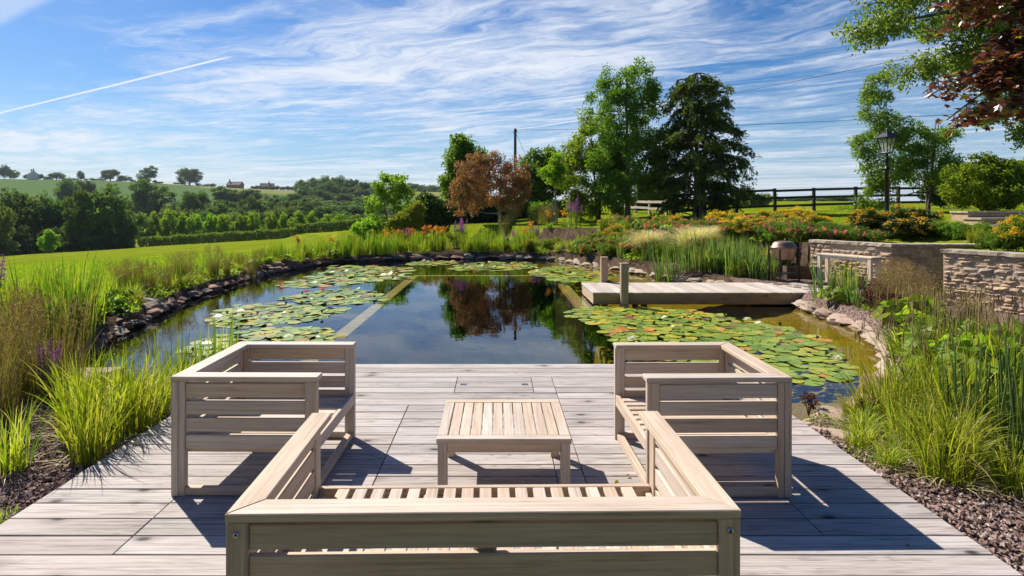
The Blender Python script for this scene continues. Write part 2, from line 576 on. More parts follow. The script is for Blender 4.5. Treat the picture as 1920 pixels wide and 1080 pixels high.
M['pane'] = plain('window_pane', (0.03, 0.035, 0.04), 0.1, spec=0.6)
M['rock'] = rock_mat('red_sandstone', [(0.0, (0.24, 0.125, 0.085)), (0.35, (0.33, 0.185, 0.13)), (0.6, (0.37, 0.24, 0.17)), (0.85, (0.36, 0.29, 0.24)), (1.0, (0.24, 0.22, 0.20))], moss=0.35)
M['rock_pale'] = rock_mat('pale_sandstone', [(0.0, (0.36, 0.27, 0.21)), (0.5, (0.44, 0.36, 0.28)), (1.0, (0.40, 0.29, 0.24))], moss=0.2)
M['stone'] = rock_mat('wall_stone', [(0.0, (0.54, 0.40, 0.24)), (0.2, (0.40, 0.28, 0.21)), (0.4, (0.60, 0.47, 0.29)), (0.6, (0.42, 0.34, 0.29)), (0.8, (0.56, 0.40, 0.27)), (1.0, (0.36, 0.27, 0.20))], scale=9, bump=0.7)
M['mortar'] = rock_mat('lime_mortar', [(0, (0.56, 0.44, 0.32)), (1, (0.60, 0.47, 0.35))], scale=20)
M['coping'] = rock_mat('coping_stone', [(0, (0.40, 0.34, 0.26)), (0.5, (0.46, 0.40, 0.31)), (1, (0.36, 0.31, 0.25))], moss=0.3, scale=8)
M['gravel'] = rock_mat('gravel_chips', [(0.0, (0.12, 0.075, 0.06)), (0.35, (0.22, 0.145, 0.125)), (0.6, (0.29, 0.20, 0.175)), (0.85, (0.38, 0.29, 0.26)), (1.0, (0.45, 0.38, 0.34))], scale=30, bump=0.2)
M['poolwall'] = rock_mat('submerged_coping', [(0, (0.62, 0.55, 0.40)), (1, (0.62, 0.55, 0.40))], scale=5)
G = lambda *s: [(i / (len(s) - 1), c) for i, c in enumerate(s)]
M['leaf_dark'] = leaf_mat('leaf_dark', G((0.026, 0.052, 0.012), (0.048, 0.090, 0.018), (0.085, 0.140, 0.026)), 0.3, 0.45)
M['leaf_mid'] = leaf_mat('leaf_mid', G((0.065, 0.125, 0.014), (0.115, 0.205, 0.020), (0.185, 0.275, 0.030)), 0.5, 0.45)
M['leaf_fresh'] = leaf_mat('leaf_fresh', G((0.105, 0.185, 0.014), (0.175, 0.275, 0.018), (0.265, 0.350, 0.030)), 0.54)
M['leaf_yellow'] = leaf_mat('leaf_yellow', G((0.10, 0.15, 0.015), (0.19, 0.23, 0.02), (0.33, 0.31, 0.03)), 0.42)
M['leaf_ash'] = leaf_mat('leaf_ash', G((0.095, 0.165, 0.024), (0.155, 0.250, 0.034), (0.24, 0.325, 0.055)), 0.58, 0.35, spec=0.5)
M['leaf_far'] = leaf_mat('leaf_far', G((0.050, 0.095, 0.026), (0.085, 0.150, 0.034), (0.140, 0.215, 0.046)), 0.36, 0.7)
M['leaf_far_pale'] = leaf_mat('leaf_far_pale', G((0.090, 0.145, 0.042), (0.140, 0.205, 0.055), (0.195, 0.260, 0.075)), 0.36, 0.7)
M['leaf_lime'] = leaf_mat('leaf_lime', G((0.11, 0.20, 0.018), (0.18, 0.29, 0.024), (0.27, 0.37, 0.034)), 0.5, 0.6)
M['leaf_conifer'] = leaf_mat('leaf_conifer', G((0.026, 0.050, 0.010), (0.068, 0.112, 0.018), (0.19, 0.22, 0.028)), 0.45, 0.6)
M['leaf_copper'] = leaf_mat('leaf_copper', G((0.045, 0.016, 0.015), (0.095, 0.025, 0.017), (0.21, 0.055, 0.018), (0.14, 0.11, 0.022), (0.26, 0.21, 0.03)), 0.40, 0.3, 2.0, 0.6)
M['leaf_crab'] = leaf_mat('leaf_crab', G((0.10, 0.15, 0.035), (0.20, 0.17, 0.06), (0.40, 0.18, 0.09), (0.50, 0.22, 0.12), (0.58, 0.34, 0.18)), 0.35, 0.5, 1.4)
M['leaf_spiraea'] = leaf_mat('leaf_spiraea', G((0.34, 0.36, 0.025), (0.66, 0.46, 0.03), (0.78, 0.34, 0.03), (0.72, 0.52, 0.05)), 0.42, 0.55, 1.3)
M['leaf_shade_hedge'] = leaf_mat('leaf_shade_hedge', G((0.085, 0.064, 0.018), (0.14, 0.095, 0.03), (0.20, 0.135, 0.05)), 0.3)  # for the added hedge; olive-brown so its bounced light tints the sofa
M['leaf_burgundy'] = leaf_mat('leaf_burgundy', G((0.05, 0.018, 0.022), (0.10, 0.03, 0.035), (0.17, 0.07, 0.05)), 0.3)
M['blade_iris'] = leaf_mat('blade_iris', G((0.06, 0.12, 0.014), (0.12, 0.21, 0.018), (0.21, 0.30, 0.02), (0.34, 0.34, 0.035)), 0.42, 0.4)
M['blade_blue'] = leaf_mat('blade_blue', G((0.07, 0.13, 0.045), (0.13, 0.21, 0.065), (0.23, 0.29, 0.06)), 0.42, 0.4)
M['blade_sedge'] = leaf_mat('blade_sedge', G((0.08, 0.13, 0.012), (0.17, 0.24, 0.014), (0.27, 0.33, 0.018), (0.36, 0.38, 0.03), (0.46, 0.40, 0.16)), 0.45, 0.45)
M['blade_brown'] = leaf_mat('blade_brown', G((0.095, 0.13, 0.02), (0.19, 0.19, 0.04), (0.30, 0.23, 0.09), (0.17, 0.21, 0.03)), 0.35, 0.6)
M['blade_straw'] = leaf_mat('blade_straw', G((0.55, 0.48, 0.24), (0.72, 0.64, 0.40), (0.82, 0.75, 0.54), (0.56, 0.55, 0.20)), 0.4, 0.6, 1.2)
M['seedhead'] = leaf_mat('seedhead', G((0.18, 0.11, 0.05), (0.31, 0.20, 0.095), (0.40, 0.28, 0.14)), 0.15, 0.8)
M['grass'] = leaf_mat('lawn_blade', G((0.12, 0.20, 0.012), (0.19, 0.28, 0.016), (0.30, 0.36, 0.022)), 0.46, 0.5)
M['pink'] = leaf_mat('pink_petal', G((0.70, 0.09, 0.18), (0.82, 0.22, 0.32), (0.86, 0.46, 0.50), (0.76, 0.05, 0.16)), 0.3, 0.6, 1.1)
M['purple'] = leaf_mat('purple_petal', G((0.30, 0.07, 0.38), (0.42, 0.12, 0.50), (0.55, 0.22, 0.58)), 0.3, 0.6, 1.1)
M['orange'] = leaf_mat('orange_petal', G((0.70, 0.22, 0.03), (0.78, 0.34, 0.04), (0.80, 0.46, 0.08)), 0.3, 0.6, 1.1)
M['white_petal'] = leaf_mat('white_petal', G((0.75, 0.74, 0.70), (0.85, 0.84, 0.80)), 0.25, 0.5, 1.0)
M['rose_petal'] = leaf_mat('lily_pink_petal', G((0.70, 0.28, 0.34), (0.75, 0.12, 0.22)), 0.25, 0.5, 1.0)
M['bud'] = leaf_mat('lily_bud', G((0.05, 0.05, 0.03), (0.10, 0.09, 0.04)), 0.05)


def pad_mat():
    m, T = mat_new('lily_pad')
    oi = T.n.new('ShaderNodeObjectInfo')
    r = attr(T)
    rr = T.math('FRACT', T.math('ADD', oi.outputs['Random'], T.math('MULTIPLY', r, 3.17)))
    col = T.ramp(rr, [(0.0, (0.12, 0.205, 0.025)), (0.35, (0.19, 0.275, 0.03)), (0.60, (0.26, 0.335, 0.04)), (0.78, (0.34, 0.36, 0.045)), (0.90, (0.46, 0.36, 0.03)), (0.925, (0.19, 0.18, 0.05)), (0.965, (0.13, 0.07, 0.05)), (0.98, (0.44, 0.22, 0.04))])
    co = T.n.new('ShaderNodeTexCoord').outputs['Object']
    n = T.noise(co, 9, 4, 0.6)
    col = T.mix(0.6, col, T.ramp(n, [(0.3, (0.7, 0.75, 0.7)), (0.7, (1.25, 1.2, 1.1))]), 'MULTIPLY')
    p = T.new('ShaderNodeBsdfPrincipled', Base__Color=col, Roughness=0.33, Specular__IOR__Level=0.5)
    T.put(p, 'Normal', T.new('ShaderNodeBump', Strength=0.25, Distance=0.01, Height=n))
    finish(T, p)
    return m


M['pad'] = pad_mat()

# ------------------------------------------------------------------ the lie of the land
SHORE_C = [(-2.2, 4.55), (-3.1, 4.9), (-4.1, 5.6), (-4.95, 6.5), (-5.3, 7.6), (-5.55, 8.5), (-5.85, 9.8), (-6.15, 11.2), (-6.3, 12.6), (-6.4, 14.2),
           (-6.3, 16.2), (-5.7, 18.2), (-4.3, 19.6), (-1.6, 20.4), (1.0, 20.3), (2.2, 19.6), (2.85, 17.9), (3.9, 15.7), (4.7, 13.9), (5.35, 12.2),
           (5.7, 11.0), (5.5, 10.2), (5.5, 9.3), (5.35, 8.3), (4.9, 7.2), (4.3, 6.2), (3.5, 5.3), (2.7, 4.55), (1.5, 4.3), (-1.0, 4.3)]
WATER_Z = -0.25


def catmull(P, k=6):
    P = np.asarray(P, float)
    n = len(P)
    out = []
    for i in range(n):
        p0, p1, p2, p3 = P[i - 1], P[i], P[(i + 1) % n], P[(i + 2) % n]
        for j in range(k):
            t = j / k
            out.append(0.5 * (2 * p1 + (p2 - p0) * t + (2 * p0 - 5 * p1 + 4 * p2 - p3) * t * t + (3 * p1 - p0 - 3 * p2 + p3) * t ** 3))
    return np.array(out)


SHORE = catmull(SHORE_C)


def poly_sd(x, y, P):
    """signed distance to a polygon, positive inside"""
    x = np.asarray(x, float); y = np.asarray(y, float)
    d = np.full(x.shape, 1e9)
    ins = np.zeros(x.shape, bool)
    n = len(P)
    for i in range(n):
        ax, ay = P[i]
        bx, by = P[(i + 1) % n]
        ex, ey = bx - ax, by - ay
        t = np.clip(((x - ax) * ex + (y - ay) * ey) / (ex * ex + ey * ey + 1e-12), 0, 1)
        d = np.minimum(d, (x - ax - t * ex) ** 2 + (y - ay - t * ey) ** 2)
        c = ((ay > y) != (by > y)) & (x < ex * (y - ay) / (by - ay + 1e-12) + ax)
        ins ^= c
    d = np.sqrt(d)
    return np.where(ins, d, -d)


def sstep(a, b, x):
    t = np.clip((x - a) / (b - a), 0, 1)
    return t * t * (3 - 2 * t)


CREST_PX = [-4000, -900, 0, 200, 330, 450, 560, 700, 830, 960, 1100, 1400, 3000]
CREST_UP = [50, 58, 57, 54, 47, 39, 35, 36, 34, 22, 9, 4, 4]


def wall_w(x, y):
    return (x - 7.26) * 0.90 + (y - 9.19) * 0.43


def raised(x, y):
    w = wall_w(x, y)
    return ((w > 0.2) & (y < 9.2) & (y > 3)) | ((y > 11.36) & (w > 1.55)) | ((x > 9.0) & (y > 3) & (w > 0.2))


def land_z(x, y):
    """height of the land without the pond"""
    x = np.asarray(x, float); y = np.asarray(y, float)
    u = 0.9 * (-x - 6) + 0.35 * (y - 18)
    zl = -0.066 * np.logaddexp(0, u / 1.5) * 1.5
    zl = np.maximum(zl, -9.5) * sstep(-60, 5, y)
    q = (x - 1) * 0.923 + (y - 22) * 0.385
    zr = 1.7 * (1 - np.exp(-np.maximum(q, 0) / 7.5))
    zr = zr * sstep(-2, 6, y)
    rs = raised(x, y)
    zr = np.where(rs, np.maximum(zr, 0.78), zr * sstep(12.7, 14.6, y + 0 * x) * (1 - 0) if False else np.where(rs, zr, zr * sstep(12.7, 14.6, y)))
    st = (x > 12.72) & (y > 11.4) & (y < 16.75)
    zr = np.where(st, np.minimum(zr, .80 + .2 * np.maximum(0, y - 14.2)), zr)
    yy = np.maximum(y, 1.0)
    px = CX + F * x / yy
    rise = 0.016 * np.clip(y - 32, 0, 140) * sstep(950, 1250, px)
    z = zl + zr + rise
    cu = np.interp(px, CREST_PX, CREST_UP)
    Yc = 620.0
    zc = H + cu * Yc / F
    t = np.clip((y - 165) / (Yc - 165), 0, 1)
    t2 = t ** 1.08
    hill = z * (1 - t2) + zc * t2 - np.maximum(y - Yc, 0) * 0.012
    return np.where(y > 165, hill, z)


def gz(x, y):
    return float(land_z(np.array([x]), np.array([y]))[0])


def build_ground():
    def axis(a, b, st, lo, hi, grow):
        c = list(np.arange(a, b + 1e-6, st))
        s, p = st, c[-1]
        while p < hi:
            s *= grow
            p += s
            c.append(p)
        s, p = st, c[0]
        while p > lo:
            s *= grow
            p -= s
            c.insert(0, p)
        return np.array(c)
    xs = axis(-11, 11, 0.125, -2500, 2500, 1.075)
    ys = axis(0.5, 23.5, 0.125, -250, 3200, 1.06)
    X, Y = np.meshgrid(xs, ys)
    Z = land_z(X, Y)
    near = (np.abs(X) < 11.2) & (Y > 0.2) & (Y < 24)
    D = np.full(X.shape, -50.0)
    D[near] = poly_sd(X[near], Y[near], SHORE)
    bank = np.where(D < 0, 0, 0)
    ins = D > -0.12
    depth = -0.34 - np.clip((D - 0.1) * 0.16, 0, 0.5)
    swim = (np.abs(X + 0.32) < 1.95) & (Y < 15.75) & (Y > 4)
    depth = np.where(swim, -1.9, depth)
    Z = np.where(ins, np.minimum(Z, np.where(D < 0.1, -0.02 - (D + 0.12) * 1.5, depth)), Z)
    # ground dips a touch under the deck and its gravel margin
    Z = np.where((np.abs(X) < 4.2) & (Y < 5.2) & (D < -0.12), np.minimum(Z, -0.06), Z)
    lum = rng.normal(0, 0.008, Z.shape) * near
    Z = Z + lum
    ny, nx = X.shape
    V = np.stack([X, Y, Z], -1).reshape(-1, 3)
    i = np.arange(ny - 1)[:, None] * nx + np.arange(nx - 1)[None, :]
    f = np.stack([i, i + 1, i + nx + 1, i + nx], -1).reshape(-1, 4)
    mb = MB()
    mb.add(V, f)
    o = mb.build('ground', ground_mat(), smooth=True)
    me = o.data
    q = (X - 1) * 0.923 + (Y - 22) * 0.385
    w = wall_w(X, Y)
    # planting soil: a margin round the pond, broad on the right and far banks
    wide = 0.55 + 3.3 * sstep(-1.0, 2.5, q + 3.0) * sstep(8.5, 13, Y) + 0.9 * sstep(17, 20, Y) * sstep(-5, -1, X)
    soil = sstep(-wide - 0.35, -wide + 0.1, D) * (D > -20)
    soil = np.maximum(soil, (raised(X, Y) & (((Y < 13.3) & (w < 3.0) & (Y > 11)) | ((w < 2.4) & (Y <= 11)))).astype(float))
    grav = np.zeros_like(X)
    g1 = sstep(-5.2, -4.5, X) * sstep(2.75, 3.1, Y + (X + 2.5) * 0.25) * (Y < 7) * (X < 0)
    g2 = ((X > 1.8) * (Y < 9.5) * (Y > 0.5) + (Y > 0.5) * (Y < 1.6) * (X > -3)) > 0  # includes an unseen strip behind the deck, added to bounce brown light
    g2 = g2 * sstep(0.3, 0.1, w) * (X < 9)
    g3 = (X > 5.3) * (Y >= 9) * (Y < 12.9) * (w < 1.5)
    grav = np.clip(np.maximum(np.maximum(g1, g2), g3), 0, 1)
    bed = sstep(0.0, 0.14, D)
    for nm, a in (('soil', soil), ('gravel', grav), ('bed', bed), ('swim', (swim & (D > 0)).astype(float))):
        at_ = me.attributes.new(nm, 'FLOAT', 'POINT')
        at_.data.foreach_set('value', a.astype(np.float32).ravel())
    o['kind'] = 'structure'
    return o


def ground_mat():
    m, T = mat_new('ground_cover')
    g = T.n.new('ShaderNodeNewGeometry')
    pos = g.outputs['Position']
    sp = T.new('ShaderNodeSeparateXYZ', i0=pos)
    n1 = T.noise(pos, 0.35, 5, 0.6)
    n2 = T.noise(pos, 4.0, 6, 0.7)
    n3 = T.noise(pos, 38.0, 4, 0.7)
    lawn = T.ramp(T.math('ADD', T.math('MULTIPLY', n1, 0.6), T.math('MULTIPLY', n2, 0.4)), [(0.34, (0.090, 0.140, 0.010)), (0.48, (0.155, 0.205, 0.013)), (0.62, (0.27, 0.28, 0.028))])
    lawn = T.mix(0.7, lawn, T.ramp(n3, [(0.3, (0.62, 0.68, 0.6)), (0.7, (1.25, 1.2, 1.1))]), 'MULTIPLY')
    # mowing passes on the big lawn
    mow = T.math('SINE', T.math('ADD', T.math('MULTIPLY', sp.outputs[0], 1.05), T.math('ADD', T.math('MULTIPLY', sp.outputs[1], 1.9), T.math('MULTIPLY', n1, 3.0))))
    lawn = T.mix(T.sstep(mow, -0.6, 0.6, 0, 0.38), lawn, (0.115, 0.175, 0.008))
    # farmed hillside
    fn = T.noise(pos, 0.02, 4, 0.6)
    rows = T.noise(T.comb(T.math('MULTIPLY', sp.outputs[0], 0.25), T.math('MULTIPLY', sp.outputs[1], 0.02)), 1.0, 3, 0.6)
    crop = T.ramp(T.math('ADD', T.math('MULTIPLY', fn, 0.6), T.math('MULTIPLY', rows, 0.4)), [(0.3, (0.075, 0.130, 0.042)), (0.7, (0.098, 0.158, 0.054))])
    slope = T.math('ADD', sp.outputs[1], T.math('MULTIPLY', sp.outputs[0], -0.55))
    pasture = T.ramp(fn, [(0.3, (0.17, 0.19, 0.060)), (0.7, (0.23, 0.225, 0.085))])
    top = T.sstep(T.math('ADD', sp.outputs[1], T.math('MULTIPLY', sp.outputs[0], 0.58)), 396, 401)
    crop = T.mix(T.math('MULTIPLY', top, 0.9), crop, pasture)
    low = T.sstep(sp.outputs[1], 232, 240, 1, 0)
    crop = T.mix(T.math('MULTIPLY', low, 0.8), crop, (0.17, 0.205, 0.03))
    base = T.mix(T.sstep(sp.outputs[1], 125, 160), lawn, crop)
    # right-hand meadow beyond the fence stays meadow
    soilc = T.ramp(n2, [(0.3, (0.045, 0.030, 0.022)), (0.55, (0.10, 0.072, 0.052)), (0.75, (0.17, 0.125, 0.09))])
    soilc = T.mix(0.8, soilc, T.ramp(n3, [(0.3, (0.6, 0.6, 0.6)), (0.7, (1.3, 1.3, 1.3))]), 'MULTIPLY')
    vo = T.n.new('ShaderNodeTexVoronoi')
    T.put(vo, 'Vector', pos); T.put(vo, 'Scale', 46.0)
    gc = T.ramp(T.new('ShaderNodeSeparateColor', i0=vo.outputs['Color']).outputs[0], [(0, (0.14, 0.085, 0.07)), (0.4, (0.24, 0.16, 0.14)), (0.8, (0.36, 0.27, 0.24)), (1, (0.44, 0.37, 0.33))])
    gc = T.mix(T.sstep(vo.outputs['Distance'], 0.25, 0.7, 0.0, 0.8), gc, (0.06, 0.042, 0.035))
    c = T.mix(T.sstep(T.math('ADD', attr(T, 'soil'), T.math('MULTIPLY', T.math('SUBTRACT', n2, 0.5), 0.9)), 0.35, 0.65), base, soilc)
    c = T.mix(T.sstep(T.math('ADD', attr(T, 'gravel'), T.math('MULTIPLY', T.math('SUBTRACT', n2, 0.5), 0.5)), 0.4, 0.6), c, gc)
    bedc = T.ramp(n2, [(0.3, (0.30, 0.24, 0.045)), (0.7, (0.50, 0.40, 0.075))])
    bedc = T.mix(T.sstep(sp.outputs[0], 0.5, 2.6, 1.0, 0.0), bedc, (0.085, 0.075, 0.028))  # darker leftward; the dimness of deeper water is put into the bed colour
    bedc = T.mix(attr(T, 'swim'), bedc, (0.012, 0.024, 0.046))  # dark blue of deep water is put into the bed colour
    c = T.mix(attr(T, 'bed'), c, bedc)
    p = T.new('ShaderNodeBsdfPrincipled', Base__Color=c, Roughness=1.0, Specular__IOR__Level=0.0)
    hgt = T.math('ADD', T.math('MULTIPLY', n3, 0.6), T.math('ADD', n2, T.math('MULTIPLY', T.math('MULTIPLY', vo.outputs['Distance'], -0.8), attr(T, 'gravel'))))
    T.put(p, 'Normal', T.new('ShaderNodeBump', Strength=0.7, Distance=0.03, Height=hgt))
    finish(T, p)
    return m


ground = build_ground()


def build_water():
    m, T = mat_new('pond_water')
    pos = T.n.new('ShaderNodeNewGeometry').outputs['Position']
    n = T.noise(pos, 2.6, 3, 0.55)
    n2 = T.noise(pos, 0.6, 2, 0.5)
    bump = T.new('ShaderNodeBump', Strength=0.055, Distance=0.05, Height=T.math('ADD', T.math('MULTIPLY', n, 0.5), n2))
    fr = T.new('ShaderNodeFresnel', IOR=1.35, Normal=bump)
    f2 = T.math('ADD', T.math('MULTIPLY', fr.outputs[0], 1.05), 0.015, clamp=True)
    gl = T.new('ShaderNodeBsdfGlossy', Color=(0.80, 0.90, 1.0), Roughness=0.012, Normal=bump)
    tr = T.new('ShaderNodeBsdfTransparent', Color=(0.76, 0.72, 0.46))
    finish(T, T.new('ShaderNodeMixShader', i0=f2, i1=tr, i2=gl))
    bm = bmesh.new()
    P = []
    c = SHORE.mean(0)
    for p in SHORE:
        d = (p - c)
        P.append(bm.verts.new((p[0] + d[0] * 0.03, p[1] + d[1] * 0.02, WATER_Z)))
    bm.faces.new(P)
    bmesh.ops.triangulate(bm, faces=bm.faces[:])
    bmesh.ops.recalc_face_normals(bm, faces=bm.faces[:])
    me = bpy.data.meshes.new('pond_water')
    bm.to_mesh(me)
    bm.free()
    me.materials.append(m)
    o = bpy.data.objects.new('pond_water', me)
    if me.polygons[0].normal.z < 0:
        me.flip_normals()
    COL.objects.link(o)
    o['kind'] = 'structure'


build_water()

# submerged walls of the swimming zone, their tops just under the surface
t = thing('submerged_wall', 'pale stone wall of the swimming zone lying just under the pond surface', 'pool wall', (-2.3, 5.4, -1.9))
mb = MB(); mb.box(-0.11, 0.11, 0, 10.5, 1.52, 1.60); mb.box(0.11, 4.06, 10.28, 10.5, 1.52, 1.60); mb.box(3.84, 4.06, 4.7, 10.28, 1.52, 1.60)
mb.build('wall_top', M['poolwall'], t)
mb = MB(); mb.box(-0.09, 0.09, 0, 10.48, 0, 1.518); mb.box(0.09, 4.04, 10.3, 10.48, 0, 1.518); mb.box(3.86, 4.04, 4.72, 10.3, 0, 1.518)
mb.build('wall_body', M['dark_hole'], t)  # near-black sides of the pale wall; underwater shade put into the colour

# ------------------------------------------------------------------ the deck
DX0, DX1 = -2.46, 2.245
PITCH = 0.15
ROW0 = 2.556
GAP = 0.0095


def build_deck():
    root = thing('timber_deck', 'weathered grey plank deck reaching out over the pond edge', 'deck', (0, 0, 0))
    root['kind'] = 'structure'
    mb = MB()
    cuts = [(-1.735, 2.5, 3.17), (-0.70, 3.15, 4.5), (1.565, 2.70, 3.16), (0.512, 3.15, 5.2), (0.352, 3.15, 3.76), (-0.36, 4.79, 5.26), (0.32, 4.79, 5.26),
            (-1.2, 0.7, 1.4), (1.1, 0.2, 1.1)]
    for k in range(-7, 21):
        y0 = ROW0 + k * PITCH
        y1 = y0 + PITCH - GAP
        ym = (y0 + y1) / 2
        xs = [DX0] + sorted(c[0] for c in cuts if c[1] < ym < c[2]) + [DX1]
        for a, b in zip(xs[:-1], xs[1:]):
            hat = (abs(a + 0.36) < .01 and abs(b - 0.32) < .01)
            dz = rng.uniform(-0.0012, 0.0012)
            mb.box(a + (0.003 if a > DX0 else rng.uniform(-.006, .006)), b - (0.003 if b < DX1 else rng.uniform(-.006, .006)), y0, y1, -0.028 + dz, dz, axis=0)
    o = mb.build('deck_boards', M['deck'], root, bevel=0.002)
    mb = MB()
    mb.box(DX0 + 0.04, DX1 - 0.04, 1.52, 5.68, -0.30, -0.05)  # solid near-black box; shade seen between planks is put into its colour
    mb.build('dark_underdeck_box', M['dark_hole'], root)
    mb = MB()
    mb.box(DX0 + .01, DX1 - .01, 5.684, 5.704, -0.24, -0.031); mb.box(DX0 + .012, DX0 + .036, 1.51, 5.68, -0.2, -0.031); mb.box(DX1 - .036, DX1 - .012, 1.51, 5.68, -0.2, -0.031)
    mb.build('edge_board', M['beam'], root, bevel=0.003)
    for x in (-0.294, 0.251):
        mb = MB()
        mb.box(x - 0.03, x + 0.03, 5.005, 5.045, 0.0015, 0.0045)
        h = mb.build('hatch_handle', M['steel'], root, bevel=0.001)
        mb = MB()
        for q in (-0.016, 0, 0.016):
            mb.box(x + q - 0.005, x + q + 0.005, 5.013, 5.037, 0.0044, 0.0052)
        mb.build('finger_slot', M['dark_hole'], h)
    return root


build_deck()


# ------------------------------------------------------------------ slatted furniture
def panel(mb, p0, p1, z0, z1, n, thick, gap, normal_shift=0.0):
    """n horizontal slats between two points in plan"""
    p0, p1 = Vector(p0), Vector(p1)
    d = (p1 - p0)
    L = d.length
    ang = math.atan2(d.y, d.x)
    Mx = Matrix.Translation((p0.x, p0.y, 0)) @ Matrix.Rotation(ang, 4, 'Z')
    hh = (z1 - z0 - gap * (n - 1)) / n
    for i in range(n):
        a = z0 + i * (hh + gap)
        mb.box(0, L, -thick / 2, thick / 2, a, a + hh, axis=0, M=Mx)


def obj_box_rail(mb, pts, z0, z1):
    """flat rail with mitred corners, pts = outer/inner quad in plan"""
    a = np.array([[p[0], p[1], z] for z in (z0, z1) for p in pts], float)
    q = np.array([[3, 2, 1, 0], [4, 5, 6, 7], [0, 1, 5, 4], [1, 2, 6, 5], [2, 3, 7, 6], [3, 0, 4, 7]])
    d = a[1] - a[0]
    ax = 0 if abs(d[0]) > abs(d[1]) else 1
    off = rng.uniform(0, 40, 2)
    p = a[q]
    uv = np.zeros((6, 4, 2))
    uv[..., 0] = p[..., ax] + off[0]
    uv[..., 1] = p[..., 1 - ax] + p[..., 2] + off[1]
    mb.add(a, q, rng.random(), 0, uv)


def seat_unit(name, label, cat, W, D, Hh, loc, rz, n_support=0, group=None, S=0.0):
    """open front faces +Y in local space; W along X, D along Y; origin at the middle of the back, on the floor"""
    root = thing(name, label, cat, loc, rz, group)
    T_ = 0.040      # thickness of posts and panels
    PW = 0.066      # post width
    RW = 0.088      # top rail width
    x0, x1 = -W / 2, W / 2
    zt = Hh
    zr = Hh - 0.026
    # --- back: top rail, posts, slats
    mb = MB()
    obj_box_rail(mb, [(x0, 0), (x1, 0), (x1 - RW, RW), (x0 + RW, RW)], zr, zt)
    mb.box(x0 + .002, x0 + PW, 0.002, T_, 0.0, zr - .001); mb.box(x1 - PW, x1 - .002, 0.002, T_, 0.0, zr - .001)
    panel(mb, (x0 + PW + .001, T_ / 2 + .004), (x1 - PW - .001, T_ / 2 + .004), 0.255, zr - 0.014, 4, 0.022, 0.018)
    for i in range(n_support):
        xc = x0 + W * (i + 1) / (n_support + 1)
        mb.box(xc - 0.036, xc + 0.036, T_ / 2 + .017, T_ / 2 + .045, 0.06, zr - .002)
    mb.build('backrest', M['teak'], root, bevel=0.0028)
    # --- arms
    for sgn, xo in ((1, x0), (-1, x1)):
        mb = MB()
        pts = [(xo, 0.0), (xo, D), (xo + sgn * RW, D), (xo + sgn * RW, RW)]
        if sgn > 0:
            pts = pts[::-1]
            pts = [pts[3], pts[0], pts[1], pts[2]]
            pts = [(xo, D), (xo, 0.0), (xo + RW, RW), (xo + RW, D)]
        obj_box_rail(mb, pts, zr + .0004, zt + .0004)
        a, b = sorted((xo + sgn * .003, xo + sgn * T_))
        mb.box(a, b, T_ + .002, T_ + PW * .55, 0.0, zr - .001)
        mb.box(a, b, D - PW - .004, D - .004, 0.0, zr - .001)
        xc = xo + sgn * (T_ / 2 + .003)
        panel(mb, (xc, T_ + PW * .55 + .001), (xc, D - PW - .005), 0.255, zr - 0.014, 4, 0.022, 0.018)
        mb.box(a + .002, b - .002, T_ + PW * .55, D - PW - .004, 0.004, 0.046)
        mb.build('armrest', M['teak'], root, bevel=0.0028)
    # --- seat frame and slats
    mb = MB()
    xi0, xi1 = x0 + T_ + .004, x1 - T_ - .004
    mb.box(xi0, xi1, D - 0.032, D - 0.006, 0.235 + S, 0.305 + S); mb.box(xi0, xi1, T_ + .03, T_ + .055, 0.225 + S, 0.285 + S)
    mb.box(xi0, xi0 + .026, T_ + .056, D - .033, 0.225 + S, 0.282 + S); mb.box(xi1 - .026, xi1, T_ + .056, D - .033, 0.225 + S, 0.282 + S)
    for i in range(n_support + 1 if n_support else 1):
        xc = x0 + W * (i + 1) / (n_support + 2)
        mb.box(xc - .014, xc + .014, T_ + .056, D - .033, 0.22 + S, 0.281 + S)
    mb.box(xi0, xi1, D * 0.82 - .014, D * .82 + .014, 0.16 + S, 0.2185 + S)
    # runner on the floor across the front
    mb.box(xi0, xi1, D - 0.056, D - 0.016, 0.004, 0.044)
    mb.build('seat_frame', M['teak'], root, bevel=0.0025)
    mb = MB()
    step = 0.078
    n = int((xi1 - xi0 - 0.06) / step)
    off = (xi1 - xi0 - (n - 1) * step) / 2
    for i in range(n):
        xc = xi0 + off + i * step
        mb.box(xc - 0.026, xc + 0.026, T_ + .045, D - 0.034, 0.286 + S, 0.304 + S, axis=1)
    mb.build('seat_slats', M['teak'], root, bevel=0.002)
    for sgn, xo in ((1, x0), (-1, x1)):
        for zz in ((zr - 0.035), 0.07):
            mb = MB()
            for ra, rb, m_ in ((0.0085, 0.0095, 0), (0.0038, 0.0105, 1)):
                mb.lathe([(0.0001, rb), (ra, rb), (ra, 0.0)], 12, mat=m_)
            s = mb.build('screw', [M['steel'], M['dark_hole']], root, smooth=True)
            s.rotation_euler = (R(90), 0, 0)
            s.location = (xo + sgn * 0.034, 0.006, zz)
    return root


# sofa: back towards the viewer
seat_unit('garden_sofa', 'wide pale slatted sofa seen from behind, its back nearest the viewer', 'sofa', 1.55, 0.84, 0.65, (-0.035, 1.695, 0.001), R(0.9), n_support=1, S=0.022)
# two armchairs face each other across the low table
seat_unit('garden_armchair', 'pale slatted armchair on the lawn side of the low table, turned towards it', 'armchair', 0.82, 0.80, 0.65, (-1.765, 3.475, 0.001), R(-90.6))
seat_unit('garden_armchair', 'pale slatted armchair on the jetty side of the low table, turned towards it', 'armchair', 0.82, 0.79, 0.65, (1.592, 3.46, 0.001), R(90.8))


